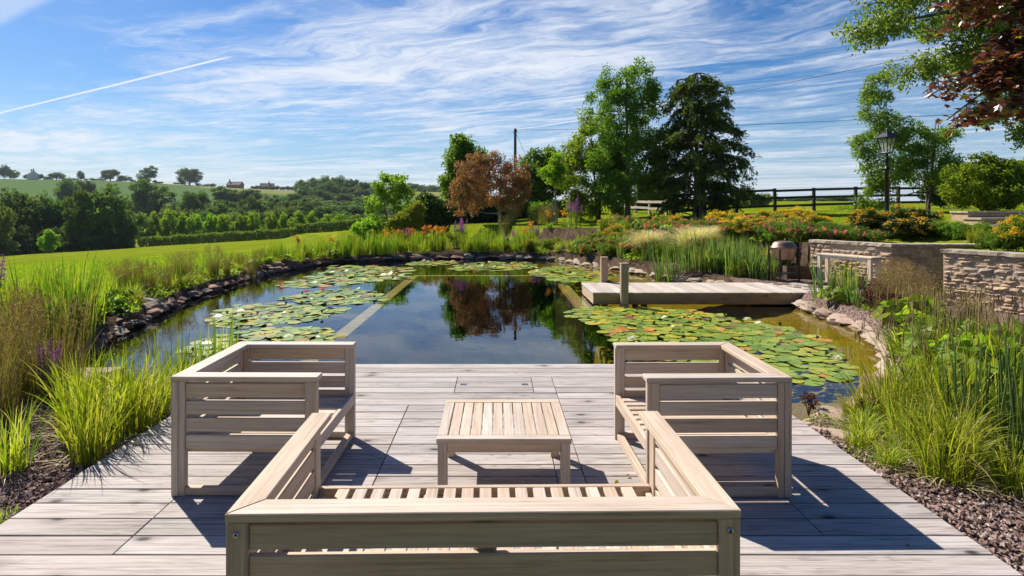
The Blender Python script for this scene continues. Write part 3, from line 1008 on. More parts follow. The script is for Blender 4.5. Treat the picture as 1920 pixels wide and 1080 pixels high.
def coffee_table():
    W, D, h = 0.715, 0.62, 0.345
    t = thing('coffee_table', 'low slatted wooden table standing between the two armchairs', 'table', (at(945, 2.985), 2.985, 0.001), 0)
    mb = MB()
    bw = 0.066
    mb.box(-W / 2, W / 2, 0, bw * 0.8, h - .026, h); mb.box(-W / 2, W / 2, D - bw * .8, D, h - .026, h)
    mb.box(-W / 2, -W / 2 + .055, bw * .8 + .001, D - bw * .8 - .001, h - .026, h); mb.box(W / 2 - .055, W / 2, bw * .8 + .001, D - bw * .8 - .001, h - .026, h)
    n = 10
    w = (W - 0.11 - 0.006) / n
    for i in range(n):
        a = -W / 2 + .055 + .006 + i * w
        mb.box(a, a + w - .006, bw * .8 + .003, D - bw * .8 - .003, h - .024, h - .0015, axis=1)
    mb.build('table_top', M['teak'], t, bevel=0.0025)
    mb = MB()
    z1 = h - .0265
    mb.box(-W / 2 + .056, W / 2 - .056, .014, .036, z1 - .052, z1); mb.box(-W / 2 + .056, W / 2 - .056, D - .036, D - .014, z1 - .052, z1)
    mb.box(-W / 2 + .014, -W / 2 + .036, .056, D - .056, z1 - .052, z1); mb.box(W / 2 - .036, W / 2 - .014, .056, D - .056, z1 - .052, z1)
    mb.build('apron', M['teak'], t, bevel=0.002)
    for x in (-W / 2 + .006, W / 2 - .056):
        for y in (.006, D - .056):
            mb = MB()
            mb.box(x, x + .05, y, y + .05, 0, z1, axis=2)
            mb.build('leg', M['teak'], t, bevel=0.003)


coffee_table()

# a few leaves blown onto the boards
for nm, lab, px, Y, mt, L in (('fallen_leaf', 'curled yellow leaf lying on the deck boards', 1152, 3.20, 'leaf_yellow', .035), ('fallen_leaf', 'small brown leaf lying on the deck beside the armchair', 1174, 3.28, 'seedhead', .028),
                              ('fallen_leaf', 'tiny dark leaf lying near the gravel edge of the deck', 1700, 2.60, 'seedhead', .02)):
    mb = MB()
    mb.leaves([(0, 0, .004)], np.array([[1, .4, 0.1]]), np.array([[0, 0, 1.]]), L, L * .7, fold=.3)
    mb.leaves([(0.004, 0.006, .008)], np.array([[1, .1, 0.35]]), np.array([[0.3, 0, 1.]]), L * .8, L * .5, fold=.35)
    o = mb.build(nm, M[mt])
    tag(o, lab, 'leaf')
    o.location = (at(px, Y), Y, 0.002)


# ------------------------------------------------------------------ jetty
def jetty():
    t = thing('timber_jetty', 'low pale plank jetty reaching across the pond from the patio', 'jetty', (1.80, 10.58, 0))
    mb = MB()
    p = 0.152
    n = int(5.15 / p)
    for i in range(n):
        mb.box(i * p, i * p + p - .006, -0.02 + rng.uniform(-.004, .004), 1.42 + rng.uniform(-.004, .004), -0.034, rng.uniform(-.001, .001), axis=1)
    mb.build('jetty_boards', M['jetty'], t, bevel=.003)
    mb = MB()
    mb.box(.012, n * p - .3, 0.0, .045, -.225, -.036); mb.box(.012, n * p - .3, 1.36, 1.405, -.225, -.036); mb.box(.012, .055, .046, 1.359, -.225, -.036)
    for i in range(1, 5):
        mb.box(i * 1.05, i * 1.05 + .045, .046, 1.359, -.20, -.037)
    mb.build('beam', M['beam'], t, bevel=.004)
    for px_, py_ in ((1.0, .3), (3.0, .3), (1.0, 1.0), (3.0, 1.0)):
        mb = MB()
        mb.box(px_, px_ + .1, py_, py_ + .1, -.9, -.21)
        mb.build('pile', M['beam'], t)
    for x, y, zt_, z0 in ((.50, -.15, .54, -.9), (.43, 1.44, .52, -.9)):
        mb = MB()
        mb.box(x, x + .138, y, y + .128, z0, zt_, axis=2)
        po = mb.build('mooring_post', M['post'], t, bevel=.008, seg=2)
        mb = MB()
        mb.box(x - .006, x + .144, y - .006, y + .134, zt_ + .0005, zt_ + .018)
        mb.build('post_cap', M['beam'], po, bevel=.004)
        if y < 0:
            mb = MB()
            th = np.linspace(0, 2 * np.pi, 17)
            mb.tube(np.stack([x + .085 + .034 * np.cos(th), np.full(17, y - .012), zt_ - .135 + .034 * np.sin(th)], -1), .006, 6, cap=False)
            mb.tube([(x + .085, y - .014, zt_ - .10), (x + .085, y + .01, zt_ - .10)], .014, 10)
            mb.build('mooring_ring', M['steel'], po, smooth=True)


jetty()


# ------------------------------------------------------------------ dry stone walls
def stonework(mb, p0, p1, z0, z1, course=(0.04, 0.098), length=(0.09, 0.24), depth=0.16, rough=0.018):
    """courses of hand-laid stones on the face from p0 to p1; the face looks to the right of travel"""
    p0, p1 = np.array(p0, float), np.array(p1, float)
    L = np.linalg.norm(p1 - p0)
    d = (p1 - p0) / L
    nrm = np.array([d[1], -d[0]])
    z = z0
    while z < z1 - .02:
        h = rng.uniform(*course)
        if z + h > z1 - .03:
            h = z1 - z
        x = 0.0
        while x < L - .01:
            l = rng.uniform(*length) * (0.75 + h * 4)
            if x + l > L - .06:
                l = L - x
            g = .007
            nu, nv = 5, 4
            us = np.linspace(x + g, x + l - g, nu)
            vs = np.linspace(z + g, z + h - g, nv)
            U, Vv = np.meshgrid(us, vs, indexing='ij')
            e = np.minimum(np.minimum(np.linspace(0, 1, nu)[:, None], 1 - np.linspace(0, 1, nu)[:, None]) * l, np.minimum(np.linspace(0, 1, nv)[None, :], 1 - np.linspace(0, 1, nv)[None, :]) * h)
            out = rng.uniform(-.020, .010) + np.clip(e / .018, 0, 1) ** .6 * .016 + rng.normal(0, rough * .22, U.shape)
            U = U + rng.normal(0, .006, U.shape) * (1 + 0 * U)
            Vv = Vv + rng.normal(0, .004, U.shape)
            P = np.zeros((nu, nv, 3))
            P[..., 0] = p0[0] + d[0] * U + nrm[0] * out
            P[..., 1] = p0[1] + d[1] * U + nrm[1] * out
            P[..., 2] = Vv
            # ring that goes back into the mortar
            idx = np.arange(nu * nv).reshape(nu, nv)
            f = np.stack([idx[:-1, :-1], idx[1:, :-1], idx[1:, 1:], idx[:-1, 1:]], -1).reshape(-1, 4)
            rim = np.concatenate([idx[:, 0], idx[-1, 1:], idx[-2::-1, -1], idx[0, -2:0:-1]])
            back = P.reshape(-1, 3)[rim].copy()
            back[:, 0] -= nrm[0] * .05
            back[:, 1] -= nrm[1] * .05
            k = len(rim)
            V = np.concatenate([P.reshape(-1, 3), back])
            j = np.arange(k)
            fs = np.stack([rim[j], nu * nv + j, nu * nv + (j + 1) % k, rim[(j + 1) % k]], -1)
            mb.add(V, np.concatenate([f, fs]), rng.random())
            x += l
        z += h


def slab_row(mb, p0, p1, z0, z1, wdt, over):
    p0, p1 = Vector((*p0, 0)), Vector((*p1, 0))
    d = (p1 - p0).normalized()
    L = (p1 - p0).length
    Mx = Matrix.Translation(p0) @ Matrix.Rotation(math.atan2(d.y, d.x), 4, 'Z')
    x = -0.03
    while x < L:
        l = min(rng.uniform(.5, .9), L + .03 - x)
        if L - x - l < .2:
            l = L + .03 - x
        seg = max(3, int(l / .08))
        xs = np.linspace(x + .004, x + l - .004, seg + 1)
        V = []
        for xx in xs:
            j = rng.normal(0, .007, 4)
            V += [(xx, -over + j[0] * .5 - wdt * 0 - 0, z0 + j[0] * .4), (xx, -over + j[1], z1 + rng.normal(0, .002)), (xx, wdt, z1 + rng.normal(0, .002)), (xx, wdt, z0)]
        V = np.array(V)
        f = []
        for i in range(seg):
            a = i * 4
            f += [[a + 0, a + 4, a + 5, a + 1], [a + 1, a + 5, a + 6, a + 2], [a + 2, a + 6, a + 7, a + 3], [a + 3, a + 7, a + 4, a + 0]]
        f += [[0, 1, 2, 3], [seg * 4 + 3, seg * 4 + 2, seg * 4 + 1, seg * 4]]
        V = np.array([Mx @ Vector(v) for v in V])
        mb.add(V, f, rng.random())
        x += l


def core(mb, pts, z0, z1):
    n = len(pts)
    a = np.array([[p[0], p[1], z] for z in (z0, z1) for p in pts], float)
    i = np.arange(n)
    f = np.stack([i, (i + 1) % n, n + (i + 1) % n, n + i], -1)
    mb.add(a, f, .5)
    mb.add(a[n:], np.array([list(range(n))]), .5)


def stone_wall(name, label, faces, core_pts, ztop):
    root = thing(name, label, 'wall', (core_pts[0][0], core_pts[0][1], 0))
    inv = Matrix.Translation(-root.location)
    def sub(mb, nm, mt, **k):
        o = mb.build(nm, mt, root, **k)
        o.data.transform(inv)
        return o
    mb = MB()
    for p0, p1 in faces:
        stonework(mb, p0, p1, -.06, ztop - .062)
    sub(mb, 'stonework', M['stone'])
    mb = MB(); core(mb, core_pts, -.1, ztop - .064)
    sub(mb, 'mortar_core', M['mortar'])
    mb = MB()
    for i, (p0, p1) in enumerate(faces):
        slab_row(mb, p0, p1, ztop - .06 - .0012 * i, ztop - .0015 * i, .30, .035)
    sub(mb, 'coping', M['coping'], bevel=.004)


A0, A1, A2 = (7.08, 12.75), (7.80, 11.17), (10.2, 11.12)
stone_wall('stone_wall', 'coursed stone retaining wall with a shaded corner face, behind the small bench', [(A0, A1), (A1, A2)], [(A0[0] + .006, A0[1]), (A1[0] + .003, A1[1] + .006), (A2[0], A2[1] + .006), (10.2, 11.5), (8.05, 11.55), (7.45, 12.9)], .87)
B0, B1 = (7.26, 9.19), (9.0, 5.55)
stone_wall('stone_wall', 'sunlit pale stone retaining wall nearest the sedges, in front of the shaded corner', [(B0, B1)], [(7.264, 9.192), (B1[0] + .004, B1[1]), (9.4, 5.7), (7.66, 9.36)], .91)

# steps cut into the bank
t = thing('stone_steps', 'shaded stone steps climbing the bank beside the round green bush', 'steps', (13.2, 14.2, .8))
for i, (y, z0, z1, xl) in enumerate(((0.0, -.2, .16, -.35), (.62, -.2, .34, -.15), (1.24, -.2, .52, .05), (1.86, -.2, .70, .2))):
    mb = MB()
    mb.box(xl, 3.2, y, y + .60, z0, z1 - .06)
    st = mb.build('step', M['stone'], t, bevel=.01)
    mb = MB()
    mb.box(xl - .04, 1.3, y - .04, y + .62, z1 - .058, z1); mb.box(1.31, 3.24, y - .04, y + .62, z1 - .058, z1 - .003)
    mb.build('tread', M['coping'], st, bevel=.008)


# ------------------------------------------------------------------ patio pieces
def small_bench():
    t = thing('wooden_bench', 'small pale wooden bench against the stone wall', 'bench', (7.18, 11.55, gz(7.1, 11.6)), R(-67))
    L, D, h = 1.18, 0.33, 0.62
    mb = MB()
    mb.box(-L / 2, L / 2, -D / 2, D / 2, h - .032, h)
    mb.build('bench_top', M['pale_wood'], t, bevel=.006)
    mb = MB()
    mb.box(-L / 2 + .1, L / 2 - .1, -D / 2 + .02, -D / 2 + .042, h - .085, h - .033); mb.box(-L / 2 + .1, L / 2 - .1, D / 2 - .042, D / 2 - .02, h - .085, h - .033)
    mb.box(-L / 2 + .03, -L / 2 + .052, -D / 2 + .08, D / 2 - .08, h - .085, h - .033); mb.box(L / 2 - .052, L / 2 - .03, -D / 2 + .08, D / 2 - .08, h - .085, h - .033)
    mb.build('apron', M['pale_wood'], t, bevel=.003)
    for x in (-L / 2 + .02, L / 2 - .09):
        for y in (-D / 2 + .008, D / 2 - .078):
            mb = MB(); mb.box(x, x + .07, y, y + .07, 0, h - .033, axis=2)
            mb.build('leg', M['pale_wood'], t, bevel=.004)
    t2 = thing('wooden_crate', 'orange wooden box sitting under the small bench', 'crate', (7.2, 11.62, gz(7.2, 11.6)), R(-60))
    mb = MB()
    for i in range(2):
        z = .005 + i * .095
        mb.box(-.26, .26, -.15, -.135, z, z + .09); mb.box(-.26, .26, .135, .15, z, z + .09)
        mb.box(-.26, -.245, -.134, .134, z, z + .09); mb.box(.245, .26, -.134, .134, z, z + .09)
    mb.build('crate_side', M['crate'], t2, bevel=.002)
    mb = MB(); mb.box(-.244, .244, -.134, .134, .15, .165)
    mb.build('crate_lid', M['crate'], t2)


small_bench()


def grill():
    t = thing('barbecue_grill', 'bronze domed barbecue on slim legs at the patio edge', 'barbecue', (6.25, 12.3, gz(6.2, 12.3)), R(14))
    t.scale = (.82, .82, .98)
    mb = MB()
    mb.lathe([(.335, .735), (.36, .742), (.355, .752), (.325, .765), (.30, .82), (.26, .855), (.20, .875), (.09, .885), (.001, .886)], 32, sx=1.0, sy=.78)
    lid = mb.build('lid', M['bronze'], t, smooth=True)
    mb = MB()
    mb.tube([(.02, -.02, .88), (.02, -.02, .925), (.16, -.02, .925), (.16, -.02, .86)], .012, 8)
    mb.build('handle', M['iron'], lid, smooth=True)
    mb = MB()
    mb.lathe([(.001, .465), (.24, .465), (.285, .50), (.315, .70), (.335, .73)], 32, sx=1.0, sy=.78)
    mb.build('fire_bowl', M['bronze'], t, smooth=True)
    for x, y in ((-.30, -.2), (.30, -.2), (-.30, .2), (.30, .2)):
        mb = MB()
        mb.box(x - .018, x + .018, y - .018, y + .018, 0, .72)
        mb.build('leg', M['iron'], t, bevel=.003)
    mb = MB(); mb.box(-.3, .3, -.2, .2, .16, .175)
    mb.build('shelf', M['iron'], t)


grill()
t = thing('metal_trough', 'dark rusty planter trough beside the barbecue', 'planter', (6.85, 12.75, gz(6.8, 12.7)), R(-10))
mb = MB()
mb.box(-.33, .33, -.16, -.14, 0, .27); mb.box(-.33, .33, .14, .16, 0, .27); mb.box(-.33, -.31, -.139, .139, 0, .27); mb.box(.31, .33, -.139, .139, 0, .27)
mb.build('trough_side', M['rust'], t, bevel=.004)
mb = MB(); mb.box(-.309, .309, -.139, .139, .02, .2)
mb.build('trough_soil', M['dark_hole'], t)


def lamp_post():
    Y = 16.0
    X = at(1663, Y)
    t = thing('lamp_post', 'black iron lamp post with a glazed lantern, rising from the orange-tipped shrub', 'lamp post', (X, Y, gz(X, Y) - .02), R(12))
    k = (zat(240, Y) - gz(X, Y)) / 2.58
    t.scale = (k, k, k)
    mb = MB()
    mb.lathe([(.10, 0), (.10, .12), (.075, .16), (.062, .30), (.055, .32), (.050, 1.50), (.072, 1.51), (.072, 1.56), (.045, 1.58), (.040, 1.72), (.060, 1.74), (.060, 1.80), (.036, 1.84), (.033, 1.92), (.06, 1.95), (.001, 1.95)], 16)
    mb.build('post', M['iron'], t, smooth=True)
    mb = MB()
    mb.tube([(-.19, 0, 1.53), (.19, 0, 1.53)], .014, 8)
    mb.tube([(-.20, 0, 1.53), (-.19, 0, 1.53)], .022, 8); mb.tube([(.19, 0, 1.53), (.20, 0, 1.53)], .022, 8)
    mb.build('ladder_bar', M['iron'], t, smooth=True)
    lan = MB()
    zb, zt_ = 1.965, 2.335
    rb, rt = .115, .205
    for k in range(4):
        a = math.pi / 4 + k * math.pi / 2
        ca, sa = math.cos(a), math.sin(a)
        lan.tube([(rb * ca, rb * sa, zb), (rt * ca, rt * sa, zt_)], .013, 6)
    for r_, z in ((rb, zb), (rt, zt_)):
        for k in range(4):
            a = math.pi / 4 + k * math.pi / 2
            b = a + math.pi / 2
            lan.tube([(r_ * math.cos(a), r_ * math.sin(a), z), (r_ * math.cos(b), r_ * math.sin(b), z)], .012, 6)
    for k in range(4):
        a = math.pi / 4 + k * math.pi / 2
        b = a + math.pi / 2
        m0 = ((math.cos(a) + math.cos(b)) / 2, (math.sin(a) + math.sin(b)) / 2)
        lan.tube([(rb * m0[0], rb * m0[1], zb), (rt * m0[0], rt * m0[1], zt_)], .007, 5)
    fr = lan.build('lantern_frame', M['iron'], t)
    mb = MB()
    c = [(math.cos(math.pi / 4 + k * math.pi / 2), math.sin(math.pi / 4 + k * math.pi / 2)) for k in range(4)]
    for k in range(4):
        p, q = c[k], c[(k + 1) % 4]
        s = .97
        mb.add([(p[0] * rb * s, p[1] * rb * s, zb), (q[0] * rb * s, q[1] * rb * s, zb), (q[0] * rt * s, q[1] * rt * s, zt_), (p[0] * rt * s, p[1] * rt * s, zt_)], [[0, 1, 2, 3]])
    mb.build('lantern_glass', M['lamp_glass'], fr)
    mb = MB()
    mb.lathe([(.265, 2.335), (.27, 2.352), (.20, 2.40), (.10, 2.47), (.075, 2.475), (.075, 2.50), (.03, 2.52), (.022, 2.55), (.032, 2.57), (.001, 2.60)], 4, rot=math.pi / 4)
    mb.build('lantern_roof', M['iron'], t)
    mb = MB()
    mb.lathe([(.02, 1.97), (.02, 2.1), (.035, 2.14), (.03, 2.2), (.001, 2.23)], 10)
    mb.build('bulb', M['white_petal'], fr, smooth=True)


lamp_post()


# ------------------------------------------------------------------ fences, pole, wires
def post_rail_fence(name, label, pts, mt, ph, rails, pw=.13, rail_h=.115, cap=None):
    t = thing(name, label, 'fence', (pts[0][0], pts[0][1], gz(*pts[0])))
    o = t.location
    P = [(x - o.x, y - o.y, gz(x, y) - o.z) for x, y in pts]
    for i, (x, y, z) in enumerate(P):
        j = min(i, len(P) - 2)
        ang = math.atan2(P[j + 1][1] - P[j][1], P[j + 1][0] - P[j][0])
        Mx = Matrix.Translation((x, y, z)) @ Matrix.Rotation(ang, 4, 'Z') @ Matrix.Rotation(rng.normal(0, .012), 4, 'Y')
        mb = MB()
        mb.box(-pw / 2, pw / 2, -pw * .4, pw * .4, -.2, ph + rng.uniform(-.02, .03), axis=2, M=Mx)
        mb.build('fence_post', mt, t, bevel=.006)
    for i in range(len(P) - 1):
        a, b = Vector(P[i]), Vector(P[i + 1])
        for rz_ in rails:
            d = b - a
            L = d.length
            Mx = Matrix.Translation(a + Vector((0, 0, rz_ + rng.normal(0, .012)))) @ d.to_track_quat('X', 'Z').to_matrix().to_4x4()
            mb = MB()
            mb.box(.004, L - .004, -pw * .4 - .035, -pw * .4 - .002, -rail_h / 2, rail_h / 2, axis=0, M=Mx)
            mb.build('fence_rail', mt, t)


dark = [(at(px, Y), Y) for px, Y in ((1262, 26.6), (1322, 26.7), (1381, 26.8), (1453, 27.0), (1526, 27.2), (1604, 27.4), (1684, 27.7), (1768, 28.0), (1856, 28.3), (1945, 28.6))]
post_rail_fence('rail_fence', 'dark post and rail fence crossing the lawn behind the flower bed', dark, M['fence_dark'], 1.12, (1.02, .66, .30))
grey = [(at(px, Y), Y) for px, Y in ((1146, 38.0), (1168, 35.6), (1192, 33.3), (1218, 31.0), (1250, 28.9))]
post_rail_fence('rail_fence', 'silvery sunlit post and rail fence running back under the tall trees', grey, M['fence_grey'], .78, (.68, .34), pw=.13, rail_h=.13)


def utility_pole(x, y, top, label):
    z0 = gz(x, y)
    t = thing('utility_pole', label, 'pole', (x, y, z0))
    mb = MB(); mb.tube([(0, 0, -.3), (0, 0, (top - z0) * .5), (0, 0, top - z0)], [.13, .115, .09], 10)
    mb.build('pole', M['bark'], t, smooth=True)
    mb = MB(); mb.tube([(-.14, 0, top - z0 - .22), (.14, 0, top - z0 - .22)], .035, 8)
    mb.tube([(.1, 0, top - z0 - .22), (.1, 0, top - z0 - .06)], .03, 8)
    mb.build('insulator', M['iron'], t)


PA = (at(966, 40), 40.0, 7.25)
utility_pole(PA[0], PA[1], PA[2], 'slim wooden utility pole standing behind the copper-leaved tree')
for (end, lab) in (((22.0, 8.8, 7.4), 'thin black overhead wire, the upper one sagging across the sky to the ash tree'), ((31.0, 17.8, 5.75), 'thin black overhead wire, the lower one passing behind the lantern tree')):
    a, b = Vector((PA[0], PA[1], PA[2] - .08)), Vector(end)
    pts = []
    for i in range(25):
        s = i / 24
        p = a.lerp(b, s)
        p.z -= 4 * .45 * s * (1 - s)
        pts.append(p)
    mb = MB(); mb.tube(pts, .011, 5)
    w = mb.build('overhead_wire', M['iron'])
    tag(w, lab, 'wire')
mb = MB(); mb.tube([(PA[0], PA[1], PA[2] - .25), (PA[0] + 2.6, PA[1] - 1, gz(PA[0] + 2.6, PA[1] - 1))], .012, 5)
tag(mb.build('guy_wire', M['iron']), 'short stay wire slanting down from the utility pole', 'wire')


# ------------------------------------------------------------------ loose ground: gravel chips, pond-edge rocks
def gravel_field(name, n, region):
    """small angular chips, about 15-30 mm"""
    base = np.array([[1, 0, 0], [-1, 0, 0], [0, 1, 0], [0, -1, 0], [0, 0, 1], [0, 0, -1]], float)
    tri = np.array([[0, 2, 4], [2, 1, 4], [1, 3, 4], [3, 0, 4], [2, 0, 5], [1, 2, 5], [3, 1, 5], [0, 3, 5]])
    pts = region(n)
    n = len(pts)
    s = rng.uniform(.007, .017, n) * np.where(rng.random(n) < .1, 1.5, 1)
    V = base[None] * rng.uniform(.55, 1.25, (n, 6, 3)) * s[:, None, None]
    V += rng.normal(0, .18, (n, 6, 3)) * s[:, None, None]
    V[..., 2] *= .75
    a = rng.uniform(0, 6.28, n)
    ca, sa = np.cos(a)[:, None], np.sin(a)[:, None]
    x = V[..., 0] * ca - V[..., 1] * sa
    y = V[..., 0] * sa + V[..., 1] * ca
    V[..., 0], V[..., 1] = x + pts[:, 0:1], y + pts[:, 1:2]
    V[..., 2] += pts[:, 2:3] + s[:, None] * .35
    f = (np.arange(n)[:, None, None] * 6 + tri[None]).reshape(-1, 3)
    mb = MB()
    mb.add(V.reshape(-1, 3), f, np.repeat(rng.random(n), 8))
    o = mb.build(name, M['gravel'])
    o['kind'] = 'stuff'
    return o


def reg(x0, x1, y0, y1, test, z=-.055):
    def f(n):
        x = rng.uniform(x0, x1, n); y = rng.uniform(y0, y1, n)
        k = test(x, y)
        x, y = x[k], y[k]
        return np.stack([x, y, np.full(len(x), z) + rng.uniform(-.004, .008, len(x))], -1)
    return f


tag(gravel_field('gravel', 17000, reg(-4.9, -2.47, 2.7, 4.6, lambda x, y: (y > 3.0 - (x + 2.5) * .25 + rng.normal(0, .06, len(x))) & (poly_sd(x, y, SHORE) < -.2))), 'reddish gravel beside the lawn edge of the deck', 'gravel')
tag(gravel_field('gravel', 30000, reg(2.25, 5.6, 1.6, 5.0, lambda x, y: (wall_w(x, y) < .2) & (poly_sd(x, y, SHORE) < -.25))), 'reddish gravel between the deck and the stone wall', 'gravel')


def rock_mesh(seed, flat):
    bm = bmesh.new()
    bmesh.ops.create_cube(bm, size=1.0)
    bmesh.ops.subdivide_edges(bm, edges=bm.edges[:], cuts=5, use_grid_fill=True)
    o = Vector((seed * 3.1, seed * 1.7, seed * .9))
    r = random.Random(seed)
    cutn = [(Vector((r.uniform(-1, 1), r.uniform(-1, 1), r.uniform(-.4, .8))).normalized(), r.uniform(.34, .5)) for _ in range(7)]
    for v in bm.verts:
        p = v.co.copy()
        n = p.normalized()
        q = p.lerp(n * .62, .42)
        for cn, cdist in cutn:
            d = q.dot(cn)
            if d > cdist:
                q -= cn * (d - cdist) * .85
        q += n * (noise.noise(p * 1.6 + o) * .10 + noise.noise(p * 4.2 + o) * .05)
        lay = math.sin((q.z + noise.noise(p * 1.2 + o) * .1) * 26 + seed)
        q.x *= 1 + .035 * lay
        q.y *= 1 + .035 * lay
        v.co = Vector((q.x, q.y, q.z * flat))
    me = bpy.data.meshes.new('edging_rock')
    bm.to_mesh(me)
    bm.free()
    a = me.attributes.new('rnd', 'FLOAT', 'FACE')
    a.data.foreach_set('value', np.full(len(me.polygons), r.random(), np.float32))
    return me


ROCKS = [rock_mesh(i + 1, (.36, .44, .30, .5)[i % 4]) for i in range(9)]
for me in ROCKS:
    me.materials.append(M['rock'])
ROCKS_P = [m.copy() for m in ROCKS[:5]]
for me in ROCKS_P:
    me.materials.clear()
    me.materials.append(M['rock_pale'])


def edge_rocks():
    n = len(SHORE)
    d = np.linalg.norm(np.roll(SHORE, -1, 0) - SHORE, axis=1)
    L = d.sum()
    cum = np.concatenate([[0], np.cumsum(d)])
    s = 0.0
    while s < L:
        i = min(np.searchsorted(cum, s, 'right') - 1, n - 1)
        f = (s - cum[i]) / d[i]
        p = SHORE[i] * (1 - f) + SHORE[(i + 1) % n] * f
        tn = SHORE[(i + 1) % n] - SHORE[i]
        tn = tn / np.linalg.norm(tn)
        out = np.array([-tn[1], tn[0]])       # shore runs clockwise seen from above: outward
        if poly_sd(np.array([p[0] + out[0] * .3]), np.array([p[1] + out[1] * .3]), SHORE)[0] > 0:
            out = -out
        under_deck = DX0 - .1 < p[0] < DX1 + .1 and p[1] < 5.6
        under_jetty = p[0] > 4 and 10.55 < p[1] < 12.0
        size = rng.uniform(.26, .56) if p[1] < 17 else rng.uniform(.35, .7)
        if not under_deck and not under_jetty:
            left = p[0] < 0 and p[1] < 18
            far = p[1] >= 16.5
            pale = (p[0] > 4 and p[1] < 11) or (p[0] > 1.5 and p[1] > 12)
            if left:
                lab, grp = 'flat reddish rock edging the lawn side of the pond', 'rocks edging the lawn side of the pond'
            elif p[0] > 2 and p[1] < 11:
                lab, grp = 'pale pinkish rock edging the pond between the jetty and the deck', 'rocks edging the pond from jetty to deck'
            elif p[0] > 1.8:
                lab, grp = 'small pale rock in the low edging under the irises before the jetty', 'rocks in the edging under the irises'
            else:
                lab, grp = 'dark rock in the low edging along the far end of the pond', 'rocks along the far end of the pond'
            for lay in range(2 if left and rng.random() < .6 else 1):
                me = (ROCKS_P if pale else ROCKS)[int(rng.integers(5 if pale else 9))]
                o = bpy.data.objects.new('edging_rock', me)
                COL.objects.link(o)
                off = .12 + lay * rng.uniform(.10, .22)
                jit = rng.normal(0, .03)
                z = -.19 + lay * .12 + (0.02 if not left else 0)
                o.location = (p[0] + out[0] * off + tn[0] * jit, p[1] + out[1] * off + tn[1] * jit, z + rng.normal(0, .012))
                o.rotation_euler = (rng.normal(0, .09), rng.normal(0, .09), math.atan2(tn[1], tn[0]) + rng.normal(0, .2))
                w = rng.uniform(.34, .55)
                k = .95 if pale and p[1] > 12 else 1.0
                o.scale = (size * 1.12 * k, w * .95 * k, rng.uniform(.26, .42) * k)
                tag(o, lab, 'rock', grp)
        s += size * rng.uniform(.80, .98)
    # bigger slabs by the deck corner
    for x, y, z, sx, sy, sz, rz, lab in ((2.55, 4.42, -.12, .5, .3, .4, .5, 'smooth pale slab of rock at the corner where deck meets water'), (2.50, 4.02, -.13, .7, .26, .36, -.85, 'long reddish slab of rock lying along the deck edge'),
                                         (-2.95, 4.65, -.08, .5, .4, .5, .2, 'pale rock half hidden in the yellow-green sedge'), (-3.2, 5.1, -.1, .55, .45, .5, .9, 'pinkish rock behind the yellow-green sedge'), (-3.9, 5.25, -.02, .7, .5, .5, -.3, 'broad flat rock beside the brown rushes')):
        o = bpy.data.objects.new('edging_rock', ROCKS_P[int(rng.integers(5))])
        COL.objects.link(o)
        o.location = (x, y, z)
        o.rotation_euler = (0, 0, rz)
        o.scale = (sx, sy, sz)
        tag(o, lab, 'rock')


edge_rocks()


# ------------------------------------------------------------------ water lilies
def pad_mesh(i):
    r = random.Random(i + 40)
    n = 22
    V = [(0, 0, 0.0)]
    notch = .16
    lift = r.uniform(0.0, .12) if i < 6 else r.uniform(.2, .45)
    la = r.uniform(0, 6.28)
    for ring in (.55, 1.0):
        for k in range(n):
            a = notch + (2 * math.pi - 2 * notch) * k / (n - 1)
            rr = ring * (1 + .03 * math.sin(3 * a + i)) * (1 + .02 * r.uniform(-1, 1))
            z = max(0, math.cos(a - la)) ** 3 * lift * ring ** 2 + .012 * ring * math.sin(5 * a + i)
            V.append((rr * math.cos(a), rr * math.sin(a), z))
    fc = []
    for k in range(n - 1):
        fc.append((0, 1 + k, 2 + k))
        fc.append((1 + k, 1 + n + k, 2 + n + k, 2 + k))
    me = bpy.data.meshes.new('lily_pad')
    me.from_pydata(V, [], fc)
    me.materials.append(M['pad'])
    a = me.attributes.new('rnd', 'FLOAT', 'FACE')
    a.data.foreach_set('value', np.full(len(me.polygons), r.random(), np.float32))
    for p in me.polygons:
        p.use_smooth = True
    return me


PADS = [pad_mesh(i) for i in range(9)]


def flower_mesh(mt, open_, seed):
    mb = MB()
    for ring, (n, el, L) in enumerate(((9, .30, .062), (8, .75, .055), (6, 1.15, .042))):
        a = np.linspace(0, 6.283, n, endpoint=False) + ring * .35
        el = el if open_ else 1.25
        ax = np.stack([np.cos(a) * math.cos(el), np.sin(a) * math.cos(el), np.full(n, math.sin(el))], -1)
        nm = np.stack([-np.cos(a) * math.sin(el), -np.sin(a) * math.sin(el), np.full(n, math.cos(el))], -1)
        mb.leaves(ax * .008 + np.array([0, 0, .012]), ax, nm, L, L * .42, fold=.2)
    o = mb.build('lily_flower', M[mt])
    me = o.data
    bpy.data.objects.remove(o)
    return me


LILYF = {'white': flower_mesh('white_petal', True, 1), 'pink': flower_mesh('rose_petal', True, 2), 'red': flower_mesh('pink', True, 3), 'bud': flower_mesh('bud', False, 4)}


